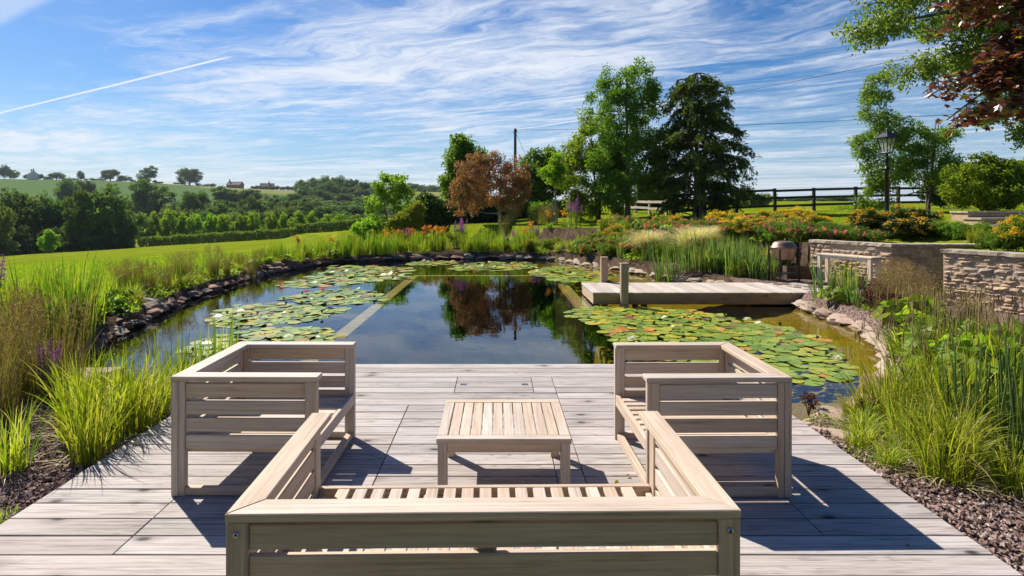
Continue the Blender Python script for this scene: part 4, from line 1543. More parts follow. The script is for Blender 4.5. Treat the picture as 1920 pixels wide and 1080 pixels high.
def lily_patch(label, poly, n, flowers, rad=(.085, .15), tries=None, part_max=100):
    P = np.array(poly, float)
    c = P.mean(0)
    lo, hi = P.min(0), P.max(0)
    root = thing('water_lily', label, 'water lily', (c[0], c[1], WATER_Z), 0, 'water lilies on the pond')
    got = []
    Pc = catmull(P, 4)
    tries = 0
    while len(got) < n and tries < n * 60:
        tries += 1
        x, y = rng.uniform(lo[0] - .3, hi[0] + .3), rng.uniform(lo[1] - .3, hi[1] + .3)
        sd_ = poly_sd(np.array([x]), np.array([y]), Pc)[0]
        if sd_ < rng.exponential(.2) - .16:
            continue
        r = rng.uniform(*rad)
        if any((x - a) ** 2 + (y - b) ** 2 < (.70 * (r + rr)) ** 2 for a, b, rr in got):
            continue
        got.append((x, y, r))
    got.sort(key=lambda g: (g[1], -g[2]))
    rest = MB()
    for i, (x, y, r) in enumerate(got):
        z = .003 + (i % 7) * .0022
        if i < part_max:
            me = PADS[int(rng.integers(6)) if rng.random() < .84 else int(rng.integers(6, 9))]
            o = bpy.data.objects.new('lily_pad', me)
            COL.objects.link(o)
            o.parent = root
            o.location = (x - c[0], y - c[1], z)
            o.rotation_euler = (rng.normal(0, .035), rng.normal(0, .035), rng.uniform(0, 6.28))
            o.scale = (r, r, r)
        else:
            th = np.linspace(.16, 6.12, 14) + rng.uniform(0, 6.28)
            V = np.concatenate([[[x - c[0], y - c[1], z]], np.stack([x - c[0] + r * np.cos(th), y - c[1] + r * np.sin(th), z + .006 * rng.random(14) + r * .2 * (rng.random() < .15) * np.maximum(0, np.cos(th))], -1)])
            k = np.arange(13)
            rest.add(V, np.stack([0 * k, 1 + k, 2 + k], -1), rng.random())
    if rest.v:
        o = rest.build('lily_pads', M['pad'], root)
        o['kind'] = 'stuff'
    for kind, m in flowers:
        for _ in range(m):
            x, y, r = got[int(rng.integers(len(got)))]
            o = bpy.data.objects.new('lily_bud' if kind == 'bud' else 'lily_flower', LILYF[kind])
            COL.objects.link(o)
            o.parent = root
            o.location = (x - c[0] + rng.normal(0, .05), y - c[1] + rng.normal(0, .05), .02 + rng.uniform(0, .03))
            s = rng.uniform(.85, 1.25)
            o.scale = (s, s, s)
            o.rotation_euler = (rng.normal(0, .2), rng.normal(0, .2), rng.uniform(0, 6))
    return root


lily_patch('water lily with white blooms spreading just in front of the jetty', [(1.35, 9.75), (1.8, 10.3), (3.2, 10.05), (3.6, 9.6), (3.9, 9.0), (4.3, 8.5), (2.8, 8.4), (1.75, 8.6)], 190, [('white', 4), ('bud', 4)], (.075, .135))
lily_patch('water lily with bronze and yellow pads beside the jetty-side armchair', [(1.75, 8.4), (2.8, 8.3), (4.35, 8.3), (4.2, 7.4), (3.85, 6.45), (3.55, 6.05), (3.0, 6.05), (2.3, 6.6), (1.85, 7.3)], 210, [('white', 2), ('bud', 6)], (.075, .135))
lily_patch('water lily just behind the lawn-side armchair, its pads edged in orange', [(-3.72, 7.1), (-3.9, 7.8), (-3.7, 8.15), (-3.17, 8.5), (-2.5, 8.3), (-2.4, 7.9), (-2.5, 7.1)], 110, [('white', 1), ('bud', 3)], (.075, .125))
lily_patch('water lily dotted with dark buds, next behind the armchair one', [(-4.6, 9.4), (-4.8, 10.2), (-4.45, 10.65), (-3.45, 10.4), (-2.85, 10.15), (-2.95, 9.8), (-3.2, 9.1), (-4.1, 8.75)], 125, [('bud', 9)], (.08, .13))
lily_patch('water lily patch reaching to the pale submerged wall', [(-4.2, 11.35), (-4.15, 11.8), (-3.46, 12.7), (-2.7, 12.2), (-2.4, 11.25), (-3.1, 10.85)], 95, [('pink', 2), ('bud', 4)], (.085, .14))
lily_patch('large water lily mat with pink blooms near the rocky lawn bank', [(-4.95, 13.4), (-4.85, 16.5), (-5.0, 17.9), (-2.8, 17.2), (-2.35, 15.6), (-2.8, 14.2), (-4.3, 13.0)], 150, [('pink', 5), ('red', 4), ('white', 4), ('bud', 6)], (.11, .18))
lily_patch('small water lily patch under the orange daylilies at the far bank', [(-2.9, 18.5), (-2.6, 19.3), (-1.7, 19.5), (-1.45, 18.8), (-2.0, 18.3)], 50, [('red', 2), ('white', 2)], (.11, .18))
lily_patch('water lily mat in the middle of the far end, below the copper-leaved tree', [(-1.2, 16.9), (-0.9, 18.5), (0.2, 19.1), (1.1, 18.6), (1.0, 17.6), (0.2, 16.7)], 100, [('white', 4), ('red', 2), ('bud', 3)], (.11, .18))
lily_patch('water lily mat beyond the mooring posts', [(1.1, 15.5), (1.4, 17.0), (2.1, 17.7), (2.5, 16.7), (3.0, 15.2), (2.5, 14.1), (1.95, 13.7)], 110, [('white', 3), ('bud', 3)], (.11, .17))


# ------------------------------------------------------------------ trees
def leaf_cluster(mb, cen, rad, n, L, ratio=.55, up=.35, rnd_shift=0.0, squash=.8, hang=0.0):
    """leaves filling a soft ball round each centre"""
    cen = np.asarray(cen, float)
    k = len(cen)
    rad = np.broadcast_to(rad, (k,))
    p = unit(k * n).reshape(k, n, 3) * (rng.random((k, n, 1)) ** .45) * rad[:, None, None]
    p[..., 2] *= squash
    nm = p / (np.linalg.norm(p, axis=2, keepdims=True) + 1e-6)
    c = (cen[:, None, :] + p).reshape(-1, 3)
    nm = nm.reshape(-1, 3) * .7 + unit(k * n) * .9 + np.array([0, 0, up])
    ax = unit(k * n) + np.array([0, 0, -hang]) + nm * .1
    tone = np.repeat(rng.normal(0, .13, k), n) + rng.random(k * n)
    tone = np.clip(tone * .85 + .07 + rnd_shift, 0, 1)
    mb.leaves(c, ax, nm, rng.uniform(.7, 1.25, k * n) * L, rng.uniform(.8, 1.2, k * n) * L * ratio, tone)


def grow(root_h, lobes, n_cl, trunk_r, trunk_top, lean=(0, 0), seed=0, trunks=1, spread=.3, cl_bias=.55):
    """skeleton: returns tube list and clump centres filling the lobes"""
    g = np.random.default_rng(seed)
    lobes = np.array(lobes, float)
    vol = np.prod(lobes[:, 3:6], axis=1) ** .8
    cnt = np.maximum(1, np.round(vol / vol.sum() * n_cl)).astype(int)
    C = []
    for l, k in zip(lobes, cnt):
        v = g.normal(size=(k, 3))
        v /= np.linalg.norm(v, axis=1, keepdims=True)
        r = g.uniform(cl_bias ** 3, 1, (k, 1)) ** (1 / 3)
        C.append(l[:3] + v * r * l[3:6])
    C = np.concatenate(C)
    nodes, tubes = [], []
    for tnum in range(trunks):
        a = g.uniform(0, 6.28) + tnum * 6.28 / trunks
        sp = spread if trunks > 1 else 0
        ts = np.linspace(0, 1, 9)
        wob = g.normal(0, .03, (9, 2)).cumsum(0) * root_h * .16
        pts = np.stack([lean[0] * ts ** 1.5 + sp * np.cos(a) * (ts + .1) + wob[:, 0] * ts, lean[1] * ts ** 1.5 + sp * np.sin(a) * (ts + .1) + wob[:, 1] * ts, trunk_top * ts - .1 * (1 - ts)], -1)
        rr = trunk_r * (1 - .82 * ts) / (1 + .35 * (trunks - 1)) + .004
        rr[0] *= 1.35
        tubes.append((pts, rr, 8))
        for p, r_ in zip(pts[2:], rr[2:]):
            nodes.append((p, r_))
    order = np.argsort(np.linalg.norm(C[:, :2], axis=1) + .3 * C[:, 2])
    NP = [n_[0] for n_ in nodes]
    NR = [n_[1] for n_ in nodes]
    for i in order:
        c = C[i]
        A = np.array(NP)
        d = np.linalg.norm(A - c, axis=1) + 1.3 * np.maximum(0, A[:, 2] - c[2] + .1 * root_h) + .6 * np.maximum(0, .15 - np.array(NR) * 6)
        j = int(np.argmin(d))
        a, ra = A[j], NR[j]
        L = np.linalg.norm(c - a)
        m1 = a + (c - a) * .4 + np.array([0, 0, .10 * L]) + g.normal(0, .05, 3) * L
        m2 = a + (c - a) * .75 + np.array([0, 0, .06 * L]) + g.normal(0, .04, 3) * L
        r0 = min(ra * .7, .012 + .020 * L * root_h / 6)
        r0 = max(r0, .004 * root_h / 5)
        pts = np.array([a, m1, m2, c])
        rr = np.array([r0, r0 * .75, r0 * .5, r0 * .25])
        tubes.append((pts, rr, 5))
        NP += [m1, m2, c]
        NR += [r0 * .75, r0 * .5, r0 * .3]
    return tubes, C


def tree_at(name, label, cat, loc, lobes, n_cl, per, L, cl_r, trunk_r, trunk_top, leaf, bark='bark', group=None, seed=1, ratio=.55, hang=.2, **k):
    root = thing(name, label, cat, loc, 0, group)
    h = max(l[2] + l[5] for l in lobes)
    tubes, C = grow(h, lobes, n_cl, trunk_r, trunk_top, seed=seed, **k)
    mb = MB()
    for pts, rr, s in tubes:
        mb.tube(pts, rr, s, cap=False)
    mb.build('trunk', M[bark], root, smooth=True)
    mb = MB()
    leaf_cluster(mb, C, np.random.default_rng(seed).uniform(.75, 1.25, len(C)) * cl_r, per, L, ratio, hang=hang)
    mb.build('crown', M[leaf], root)
    return root


def lobes_px(spec, Y, X0, z0, depth=.8):
    """crown lobes given as where they appear (px, py, half-width, half-height) for a tree standing Y metres away"""
    out = []
    for s in spec:
        px, py, hw, hh = s[:4]
        dy = s[4] if len(s) > 4 else 0
        out.append((at(px, Y) - X0, dy, zat(py, Y) - z0, hw * Y / F, hw * Y / F * depth, hh * Y / F))
    return out


def px_tree(name, label, px, Y, spec, n_cl, per, L, cl_r, trunk_r, trunk_frac, leaf, cat='tree', group=None, depth=.8, **k):
    X = at(px, Y)
    z = gz(X, Y)
    lb = lobes_px(spec, Y, X, z, depth)
    h = max(l[2] + l[5] for l in lb)
    return tree_at(name, label, cat, (X, Y, z - .03), lb, n_cl, per, L, cl_r, trunk_r, h * trunk_frac, leaf, group=group, **k)


# the two tall slender trees and the conifer
px_tree('ash_tree', 'tallest bright green ash of the pair, its slim trunk standing clear before the silvery fence', 1177, 27.5, [(1190, 165, 42, 50), (1150, 205, 54, 62), (1208, 228, 40, 66), (1175, 300, 70, 56), (1222, 160, 20, 40), (1132, 165, 18, 40), (1150, 350, 48, 32), (1195, 128, 16, 16), (1225, 320, 34, 50)], 250, 104, .13, .36, .12, .93, 'leaf_mid', seed=3, hang=.5)
px_tree('ash_tree', 'shorter bright green twin-trunked ash left of the tallest tree', 1122, 29.0, [(1108, 262, 48, 56), (1115, 335, 74, 56), (1080, 325, 34, 66), (1150, 300, 50, 60), (1092, 388, 40, 22), (1150, 365, 44, 40), (1098, 232, 24, 28), (1074, 285, 22, 36)], 225, 100, .14, .36, .10, .8, 'leaf_fresh', seed=4, hang=.5, trunks=2, spread=.35)


def conifer(px, Y):
    X = at(px, Y)
    z0 = gz(X, Y)
    root = thing('conifer_tree', 'dark shaggy conifer with several leaders, tallest evergreen beside the dark fence', 'tree', (X, Y, z0))
    tb, lf = MB(), MB()
    leaders = [(1268, 152), (1300, 143), (1335, 172), (1368, 170)]
    S = []
    for i, (lx, ly) in enumerate(leaders):
        top = np.array([at(lx, Y) - X, rng.normal(0, .3), zat(ly, Y) - z0])
        base = np.array([rng.normal(0, .12), rng.normal(0, .12), 0])
        ts = np.linspace(0, 1, 10)[:, None]
        pts = base + (top - base) * np.concatenate([ts ** (1.7 if i in (2, 3) else 1.2), ts ** 1.4, ts], 1)
        tb.tube(pts, np.linspace(.15, .02, 10), 7, cap=False)
        S.append(pts)
    outline = [(140, 12), (165, 40), (200, 52), (240, 68), (290, 88), (340, 92), (380, 72), (405, 50)]
    oy, ow = [o[0] for o in outline], [o[1] for o in outline]
    cen, axs, nms, Ls, tn = [], [], [], [], []
    for i in range(250):
        py = 398 - (rng.random() ** .85) * 248
        z = zat(py, Y) - z0
        st = S[int(rng.integers(4))]
        if z > st[-1][2]:
            st = S[1] if z < S[1][-1][2] else S[0]
        k = np.argmin(abs(st[:, 2] - z))
        a = st[k]
        th = rng.uniform(0, 6.283)
        R_ = np.interp(py, oy, ow) * Y / F * rng.uniform(.5, 1.22)
        R_ *= 1.04 if math.cos(th) > 0 else 1.12
        e = np.array([R_ * math.cos(th), R_ * math.sin(th) * .85, z + R_ * rng.uniform(-.16, .26)])
        m = (a + e) / 2 + np.array([0, 0, .10 * R_])
        br = np.array([a, (a + m) / 2 + [0, 0, .03], m, (m + e) / 2 + [0, 0, .02 * R_], e + [0, 0, -.08 * R_]])
        tb.tube(br, [.035, .028, .02, .012, .006], 5, cap=False)
        # drooping sprays along the outer part of the limb
        nsp = int(4 + 7 * R_)
        tone0 = rng.normal(0, .16)
        for j in range(nsp):
            t = rng.uniform(.26, 1.04) ** .75
            p = br[0] * (1 - t) + br[-1] * t
            p[2] = np.interp(t, [0, .25, .5, .75, 1], br[:, 2])
            d = (br[-1] - br[0]); d /= np.linalg.norm(d)
            sd_ = np.cross(d, [0, 0, 1]); sd_ /= np.linalg.norm(sd_) + 1e-6
            sp = d * rng.uniform(.2, .7) + sd_ * rng.uniform(-.8, .8) + np.array([0, 0, -rng.uniform(.25, .9)])
            sp /= np.linalg.norm(sp)
            ln = rng.uniform(.22, .55)
            q = 11
            tt = rng.uniform(0, 1, q)
            cen.append(p + sp * (ln * tt)[:, None] + rng.normal(0, .035, (q, 3)))
            axs.append(sp + rng.normal(0, .5, (q, 3)))
            nms.append(rng.normal(0, 1, (q, 3)) + [0, 0, .6])
            Ls.append(rng.uniform(.09, .19, q))
            tn.append(np.clip(rng.random(q) * .8 + tone0 + .12 * t, 0, 1))
    lf.leaves(np.concatenate(cen), np.concatenate(axs), np.concatenate(nms), np.concatenate(Ls), np.concatenate(Ls) * .38, np.concatenate(tn))
    tb.build('trunk', M['bark'], root, smooth=True)
    lf.build('crown', M['leaf_conifer'], root)


conifer(1312, 25.8)

px_tree('crab_apple_tree', 'round copper-leaved tree with orange-red outer shoots beyond the pond', 937, 30.0, [(905, 320, 55, 35), (925, 345, 75, 48), (875, 365, 38, 40), (960, 370, 30, 40), (965, 330, 26, 36), (915, 300, 26, 22)], 250, 66, .12, .30, .07, .7, 'leaf_crab', seed=8, bark='bark_pale')
px_tree('maple_tree', 'dark green leafy tree rising behind the copper-leaved tree', 868, 38.0, [(866, 295, 26, 38), (850, 325, 18, 25), (885, 300, 22, 30), (868, 270, 16, 16), (870, 350, 40, 30)], 110, 110, .24, .5, .11, .8, 'leaf_mid', seed=9)
px_tree('field_maple_tree', 'rounded mid green tree just right of the utility pole', 1018, 37.0, [(1005, 318, 32, 32), (1035, 310, 26, 30), (1015, 350, 40, 30), (1050, 340, 20, 28), (990, 345, 18, 25)], 130, 110, .2, .5, .10, .75, 'leaf_mid', seed=10)
t = px_tree('staked_tree', 'young thin tree on a pale trunk tied to stakes in the lawn', 1040, 28.0, [(1043, 300, 12, 20), (1035, 325, 22, 20), (1052, 325, 12, 22)], 46, 60, .12, .28, .035, .85, 'leaf_fresh', seed=12, bark='bark_pale')
for dx, dy in ((-.14, .0), (.14, .05), (0, -.14)):
    mb = MB(); mb.tube([(dx, dy, 0), (dx * .55, dy * .55, 1.25)], [.028, .024], 6)
    mb.build('stake', M['bark_pale'], t)
px_tree('wild_cherry_tree', 'small airy green tree with several stems at the left of the far bank', 738, 34.0, [(735, 348, 30, 26), (712, 370, 26, 32), (755, 372, 22, 34), (732, 335, 16, 14), (700, 395, 16, 20)], 74, 54, .17, .30, .06, .72, 'leaf_fresh', seed=13, trunks=3, spread=.7)
px_tree('robinia_tree', 'light feathery multi-stemmed tree behind the lamp post', 1738, 22.0, [(1645, 160, 24, 26), (1640, 200, 28, 34), (1672, 240, 34, 30), (1630, 270, 30, 24), (1720, 262, 42, 30), (1780, 250, 26, 16), (1735, 305, 55, 42), (1660, 320, 42, 40), (1640, 370, 28, 22), (1615, 290, 18, 12)], 330, 60, .13, .28, .085, .62, 'leaf_ash', seed=14, trunks=3, spread=.4, ratio=.36, hang=.4)
px_tree('viburnum_bush', 'big rounded bright green bush behind the stone steps', 1850, 19.5, [(1815, 340, 42, 36), (1870, 330, 50, 34), (1930, 340, 55, 40), (1850, 360, 70, 26), (1835, 305, 26, 14)], 260, 100, .10, .22, .04, .5, 'leaf_fresh', cat='bush', seed=15, trunks=4, spread=.5, cl_bias=.75)
px_tree('hazel_bush', 'pale leafy bush beyond the dark fence near the conifer', 1410, 44.0, [(1395, 375, 24, 20), (1425, 380, 28, 16), (1375, 385, 20, 12)], 60, 80, .24, .45, .05, .5, 'leaf_far_pale', cat='bush', seed=16, trunks=3, spread=.6)
# the evergreen mass under the conifer and between the trees
px_tree('laurel_bush', 'dark clipped shrub mass between the airy tree and the copper-leaved tree', 812, 36.0, [(800, 395, 30, 30), (835, 400, 30, 26), (790, 415, 24, 18)], 110, 120, .19, .42, .05, .5, 'leaf_dark', cat='bush', seed=17, trunks=3, spread=.6)
px_tree('laurel_bush', 'long dark hedge-like shrub behind the copper-leaved tree', 930, 38.5, [(880, 405, 36, 28), (930, 400, 40, 28), (980, 395, 40, 30), (1010, 400, 30, 26)], 190, 120, .2, .46, .05, .5, 'leaf_dark', cat='bush', seed=18, trunks=4, spread=1.2)
px_tree('privet_bush', 'dark shrub with a pale sunlit top behind the staked tree', 1065, 35.0, [(1050, 398, 30, 18), (1082, 398, 26, 16), (1020, 398, 24, 16)], 100, 120, .18, .4, .05, .5, 'leaf_mid', cat='bush', seed=19, trunks=4, spread=.8)
px_tree('elder_bush', 'yellow-green loose bush beside the small airy tree', 760, 32.0, [(765, 415, 22, 26), (780, 400, 14, 18), (745, 425, 18, 16)], 60, 90, .17, .34, .04, .5, 'leaf_yellow', cat='bush', seed=20, trunks=3, spread=.5)
px_tree('elder_bush', 'low yellow-green bush left of the small airy tree', 700, 33.0, [(700, 425, 22, 20), (680, 432, 16, 14)], 50, 90, .17, .34, .04, .5, 'leaf_lime', cat='bush', seed=21, trunks=3, spread=.5)
px_tree('holly_bush', 'dark evergreen shrub under the conifer by the silvery fence', 1240, 37.0, [(1225, 360, 30, 34), (1262, 372, 26, 26), (1200, 375, 22, 22)], 110, 120, .18, .42, .05, .5, 'leaf_dark', cat='bush', seed=22, trunks=3, spread=.6)
px_tree('thorn_bush', 'dark bushy tree showing between the robinia and the round bush', 1775, 27.0, [(1765, 350, 30, 30), (1790, 335, 24, 26)], 70, 110, .17, .36, .05, .6, 'leaf_dark', cat='bush', seed=23, trunks=2, spread=.4)


# boughs of two big trees standing just outside on the right
def bough_tree(name, label, base, limbs, per, L, cl_r, leaf, ratio, shape=None, trunk_r=.2, hang=.5, top=(0, 0, 6)):
    root = thing(name, label, 'tree', base)
    b = np.array(base)
    tb, lf = MB(), MB()
    tp = np.array(top, float)
    ts = np.linspace(0, 1, 9)[:, None]
    trunk = tp * ts + np.concatenate([np.sin(ts * 5) * .08, np.cos(ts * 4) * .06, 0 * ts], 1)
    tb.tube(trunk, np.linspace(trunk_r, trunk_r * .45, 9), 10, cap=False)
    C = []
    for (z0, tip, ncl, spread_) in limbs:
        tip = np.array(tip) - b
        k = int(np.argmin(abs(trunk[:, 2] - z0)))
        a = trunk[k]
        n = 9
        s = np.linspace(0, 1, n)[:, None]
        Ld = np.linalg.norm(tip - a)
        line = a + (tip - a) * s + np.array([0, 0, 1.0]) * (np.sin(s * np.pi) * .10 * Ld) + rng.normal(0, .03, (n, 3)) * Ld * s * (1 - s) * 2
        tb.tube(line, np.linspace(trunk_r * .4, .008, n), 7, cap=False)
        for q in range(ncl):
            t_ = rng.uniform(.30, 1.0) ** .75
            i = min(int(t_ * (n - 1)), n - 2)
            p = line[i] + (line[i + 1] - line[i]) * (t_ * (n - 1) - i)
            off = unit(1)[0] * spread_ * rng.uniform(.2, 1) * (1.15 - .55 * t_)
            off[2] = off[2] * .65 - .08
            e = p + off
            m = (p + e) / 2 + np.array([0, 0, .06])
            tb.tube(np.array([p, m, e]), [.012, .008, .003], 5, cap=False)
            C.append(e)
    C = np.array(C)
    if shape is None:
        leaf_cluster(lf, C, rng.uniform(.7, 1.2, len(C)) * cl_r, per, L, ratio, hang=hang)
    else:
        k, n = len(C), per
        p = (C[:, None, :] + unit(k * n).reshape(k, n, 3) * (rng.random((k, n, 1)) ** .5) * cl_r * np.array([1, 1, .6])).reshape(-1, 3)
        N = len(p)
        nm = unit(N) * .55 + np.array([-.25, -.3, .75])
        nm /= np.linalg.norm(nm, axis=1, keepdims=True)
        ax = unit(N) + np.array([-.3, 0, -.5])
        ax -= nm * (ax * nm).sum(1, keepdims=True)
        ax /= np.linalg.norm(ax, axis=1, keepdims=True)
        sd_ = np.cross(nm, ax)
        S = rng.uniform(.65, 1.2, N)[:, None, None] * L
        sh = np.array(shape)
        V = p[:, None, :] + S * (ax[:, None, :] * sh[None, :, 1:2] + sd_[:, None, :] * sh[None, :, 0:1] + nm[:, None, :] * (-.25 * (sh[None, :, 0:1] ** 2) - .12 * sh[None, :, 1:2] ** 2))
        m_ = len(sh)
        idx = np.arange(1, m_ - 1)
        f = (np.arange(N)[:, None, None] * m_ + np.stack([0 * idx, idx, idx + 1], -1)[None]).reshape(-1, 3)
        tone = np.clip(np.repeat(np.repeat(rng.normal(0, .14, k), n) + rng.random(N) ** 1.5 * .95, m_ - 2), 0, 1)
        lf.add(V.reshape(-1, 3), f, tone)
    tb.build('trunk', M['bark'], root, smooth=True)
    lf.build('crown', M[leaf], root)
    return root


def pt(px, py, Y):
    return (at(px, Y), Y, zat(py, Y))


bough_tree('ash_tree', 'big ash whose long green boughs hang in from the top right above the lantern tree', (13.6, 12.2, gz(13.6, 12.2)),
           [(4.0, pt(1600, 55, 11.5), 40, .75), (4.4, pt(1640, 5, 12.0), 55, .95), (3.8, pt(1690, 135, 12.5), 46, .75), (5.0, pt(1700, -60, 12.0), 60, 1.1), (3.4, pt(1815, 215, 12.0), 34, .6), (4.6, pt(1760, 40, 12.6), 80, 1.1),
            (4.2, pt(1800, 120, 12.8), 80, 1.0), (3.0, pt(1890, 262, 11.6), 26, .5), (5.0, pt(1850, -30, 12.4), 60, 1.2), (3.6, pt(1860, 160, 12.6), 50, .9), (3.2, pt(1905, 215, 12.2), 26, .6), (5, (15, 9.5, 6.5), 30, 1.2), (5.2, (16, 14, 7), 30, 1.2)],
           62, .105, .28, 'leaf_ash', .40, trunk_r=.26, hang=.7, top=(.3, .2, 6.2))
MAPLE = [(0, -.02), (-.22, .10), (-.52, .06), (-.36, .30), (-.58, .58), (-.24, .56), (0, 1.0), (.24, .56), (.58, .58), (.36, .30), (.52, .06), (.22, .10)]
bough_tree('copper_maple_tree', 'dark copper-red maple boughs hanging at the top right in front of the green ash', (9.6, 7.2, gz(9.6, 7.2)),
           [(3.3, pt(1750, 175, 7.6), 34, .42), (3.5, pt(1775, 225, 7.4), 30, .36), (3.7, pt(1770, 40, 7.8), 36, .5), (4.1, pt(1785, 5, 7.4), 40, .6), (3.6, pt(1820, 150, 7.6), 44, .5), (4.4, pt(1850, -40, 7.4), 44, .7), (3.6, pt(1870, 90, 7.8), 44, .6), (3.2, pt(1880, 205, 7.4), 34, .4), (3.9, pt(1925, 30, 7.2), 40, .7), (4.4, (10.5, 6.4, 5.6), 30, .8)],
           17, .105, .22, 'leaf_copper', .8, shape=MAPLE, trunk_r=.16, top=(.1, 0, 5.0))


# ------------------------------------------------------------------ the far valley
def far_proto(name, i, leaf, tall=1.0, n_cl=70, per=46, trunk=True, L=.055):
    g = np.random.default_rng(100 + i)
    lb = [(0, 0, .54, .37, .37, .40)]
    for k in range(6):
        a = g.uniform(0, 6.28)
        r = g.uniform(.16, .30)
        s = g.uniform(.15, .25)
        lb.append((r * math.cos(a), r * math.sin(a), g.uniform(.24, .80), s, s, s * .9))
    root = empty(name)
    tubes, C = grow(1.0, lb, n_cl, .028, .7, seed=50 + i)
    mb = MB()
    for pts, rr, s in tubes[:18]:
        mb.tube(pts, np.asarray(rr) * 1.0, 5, cap=False)
    mb.build('trunk', M['bark'], root, smooth=True)
    mb = MB()
    leaf_cluster(mb, C, g.uniform(.7, 1.3, len(C)) * .095, per, L, .8, up=.9)
    mb.build('crown', M[leaf], root)
    return root


FT = {'dark': Kind([far_proto('broadleaf_tree', i, 'leaf_far', n_cl=110, per=60, L=.045) for i in range(4)]),
      'pale': Kind([far_proto('broadleaf_tree', i + 10, 'leaf_far_pale', n_cl=90, per=55, L=.045) for i in range(2)]),
      'lime': Kind([far_proto('lime_tree', i + 20, 'leaf_lime', n_cl=100, per=55, L=.05) for i in range(3)])}
for k in FT['dark'].p + FT['pale'].p:
    tag(k, None, 'tree')
for k in FT['lime'].p:
    tag(k, None, 'tree')


def far_tree(kind, px, ytop, Y, wpx, label, group=None, sink=.06):
    X = at(px, Y)
    z = gz(X, Y)
    h = max(zat(ytop, Y) - z, 1.5)
    w = wpx * Y / F / .86
    return FT[kind].put((X, Y, z - h * sink), None, (w, w, h * 1.0 / .94 * (1 + sink)), label, group)


g1 = 'tall dark trees at the edge of the big lawn'
l1 = 'tall dark tree in the shady belt along the edge of the big lawn'
for px, yt, Y, w in ((-70, 385, 100, 100), (-22, 372, 104, 90), (25, 358, 106, 96), (72, 362, 110, 92), (118, 368, 112, 84), (-5, 385, 112, 90), (50, 378, 114, 90), (100, 380, 116, 90)):
    far_tree('dark', px, yt, Y, w, l1, g1, .12)
far_tree('dark', 196, 350, 106, 112, 'broad dark tree ending the shady belt, nearest the field gate', None, .12)
far_tree('dark', 160, 372, 104, 70, 'tall dark tree half behind the broad end tree of the shady belt', None, .12)
far_tree('dark', 232, 402, 108, 44, 'small dark tree leaning out at the end of the shady belt', None, .12)
far_tree('pale', -6, 380, 94, 54, 'grey-green tree at the picture edge in front of the shady belt', None, .1)
far_tree('pale', 8, 448, 92, 46, 'low grey-green bush at the picture edge under the shady belt', None, .1)
far_tree('lime', 93, 432, 95, 38, 'small bright green willow in front of the shady belt', None, .1)
for px, yt, Y, w in ((-40, 425, 99, 70), (0, 430, 101, 66), (38, 424, 102, 70), (70, 428, 104, 60), (118, 424, 105, 62), (150, 428, 105, 60), (182, 424, 103, 60), (215, 428, 104, 56), (20, 405, 110, 80), (95, 405, 112, 80), (140, 405, 112, 80), (238, 432, 106, 34)):
    far_tree('dark', px, yt, Y, w, 'dark undergrowth bush in the shady belt by the big lawn', 'undergrowth of the shady belt', .45)
g2 = 'young trees in the row behind the long hedge'
for i, px in enumerate(range(288, 690, 27)):
    far_tree('lime', px + rng.uniform(-4, 4), 398 + rng.uniform(-4, 4) + (px - 288) * .010, 127 - i * .8, 27 + rng.uniform(-3, 4), 'bright young tree in the straight row behind the long hedge', g2, .02)
far_tree('pale', 268, 402, 122, 42, 'grey-leaved willow between the dark belt and the row of young trees')
far_tree('pale', 330, 388, 150, 62, 'pale willow behind the left end of the young tree row')
far_tree('dark', 128, 334, 300, 46, 'lone pale-green tree on the lower edge of the big field, left one of two')
far_tree('dark', 158, 337, 310, 40, 'tree standing close behind the lone tree in the big field')
far_tree('dark', 292, 346, 235, 76, 'broad rounded tree in the hedge line below the big field')
far_tree('dark', 272, 340, 250, 30, 'slim tree rising behind the broad rounded hedge-line tree')
far_tree('dark', 247, 374, 236, 40, 'low dark tree left of the broad rounded hedge-line tree')
far_tree('dark', 366, 356, 220, 58, 'dark oak standing against the big field')
far_tree('dark', 430, 354, 330, 56, 'tree with a broad dull green crown under the straw-coloured field')
far_tree('dark', 466, 354, 335, 60, 'broad dull green tree right of the one under the straw-coloured field')
g3 = 'trees filling the valley behind the young tree row'
l3 = 'rounded tree in the wooded valley behind the row of young trees'
for px, yt, Y, w in ((395, 380, 190, 62), (420, 372, 215, 56), (448, 388, 165, 66), (480, 376, 205, 62), (505, 366, 255, 56), (520, 388, 170, 62), (545, 374, 230, 60), (572, 380, 200, 60), (590, 372, 250, 58), (612, 384, 185, 62), (632, 376, 240, 58), (655, 384, 200, 60),
                     (676, 380, 225, 58), (560, 396, 155, 58), (640, 398, 158, 56), (698, 388, 205, 58), (715, 380, 240, 58), (745, 385, 215, 58), (690, 402, 150, 50), (385, 396, 160, 50), (350, 392, 168, 50), (770, 384, 235, 52), (795, 388, 210, 54), (820, 384, 240, 50), (845, 386, 220, 50), (430, 398, 150, 50), (490, 398, 150, 52)):
    far_tree('pale' if rng.random() < .28 else 'dark', px, yt + rng.uniform(-2, 2), Y, w, l3, g3)
g4 = 'trees of the dark wood on the far hill'
l4 = 'tree in the dark wood crowning the far hill'
for px, yt, Y, w in ((566, 337, 470, 34), (588, 333, 480, 36), (612, 330, 490, 40), (636, 330, 480, 40), (660, 335, 470, 40), (684, 340, 460, 38), (600, 346, 430, 36), (628, 344, 425, 38), (655, 350, 420, 38), (680, 354, 415, 38), (705, 350, 440, 38), (575, 352, 410, 34), (610, 358, 390, 40), (645, 362, 380, 42), (685, 366, 370, 44), (580, 366, 360, 40), (725, 358, 430, 40), (550, 362, 340, 34)):
    far_tree('dark', px, yt, Y, w, l4, g4)
g5 = 'trees of the farthest wood'
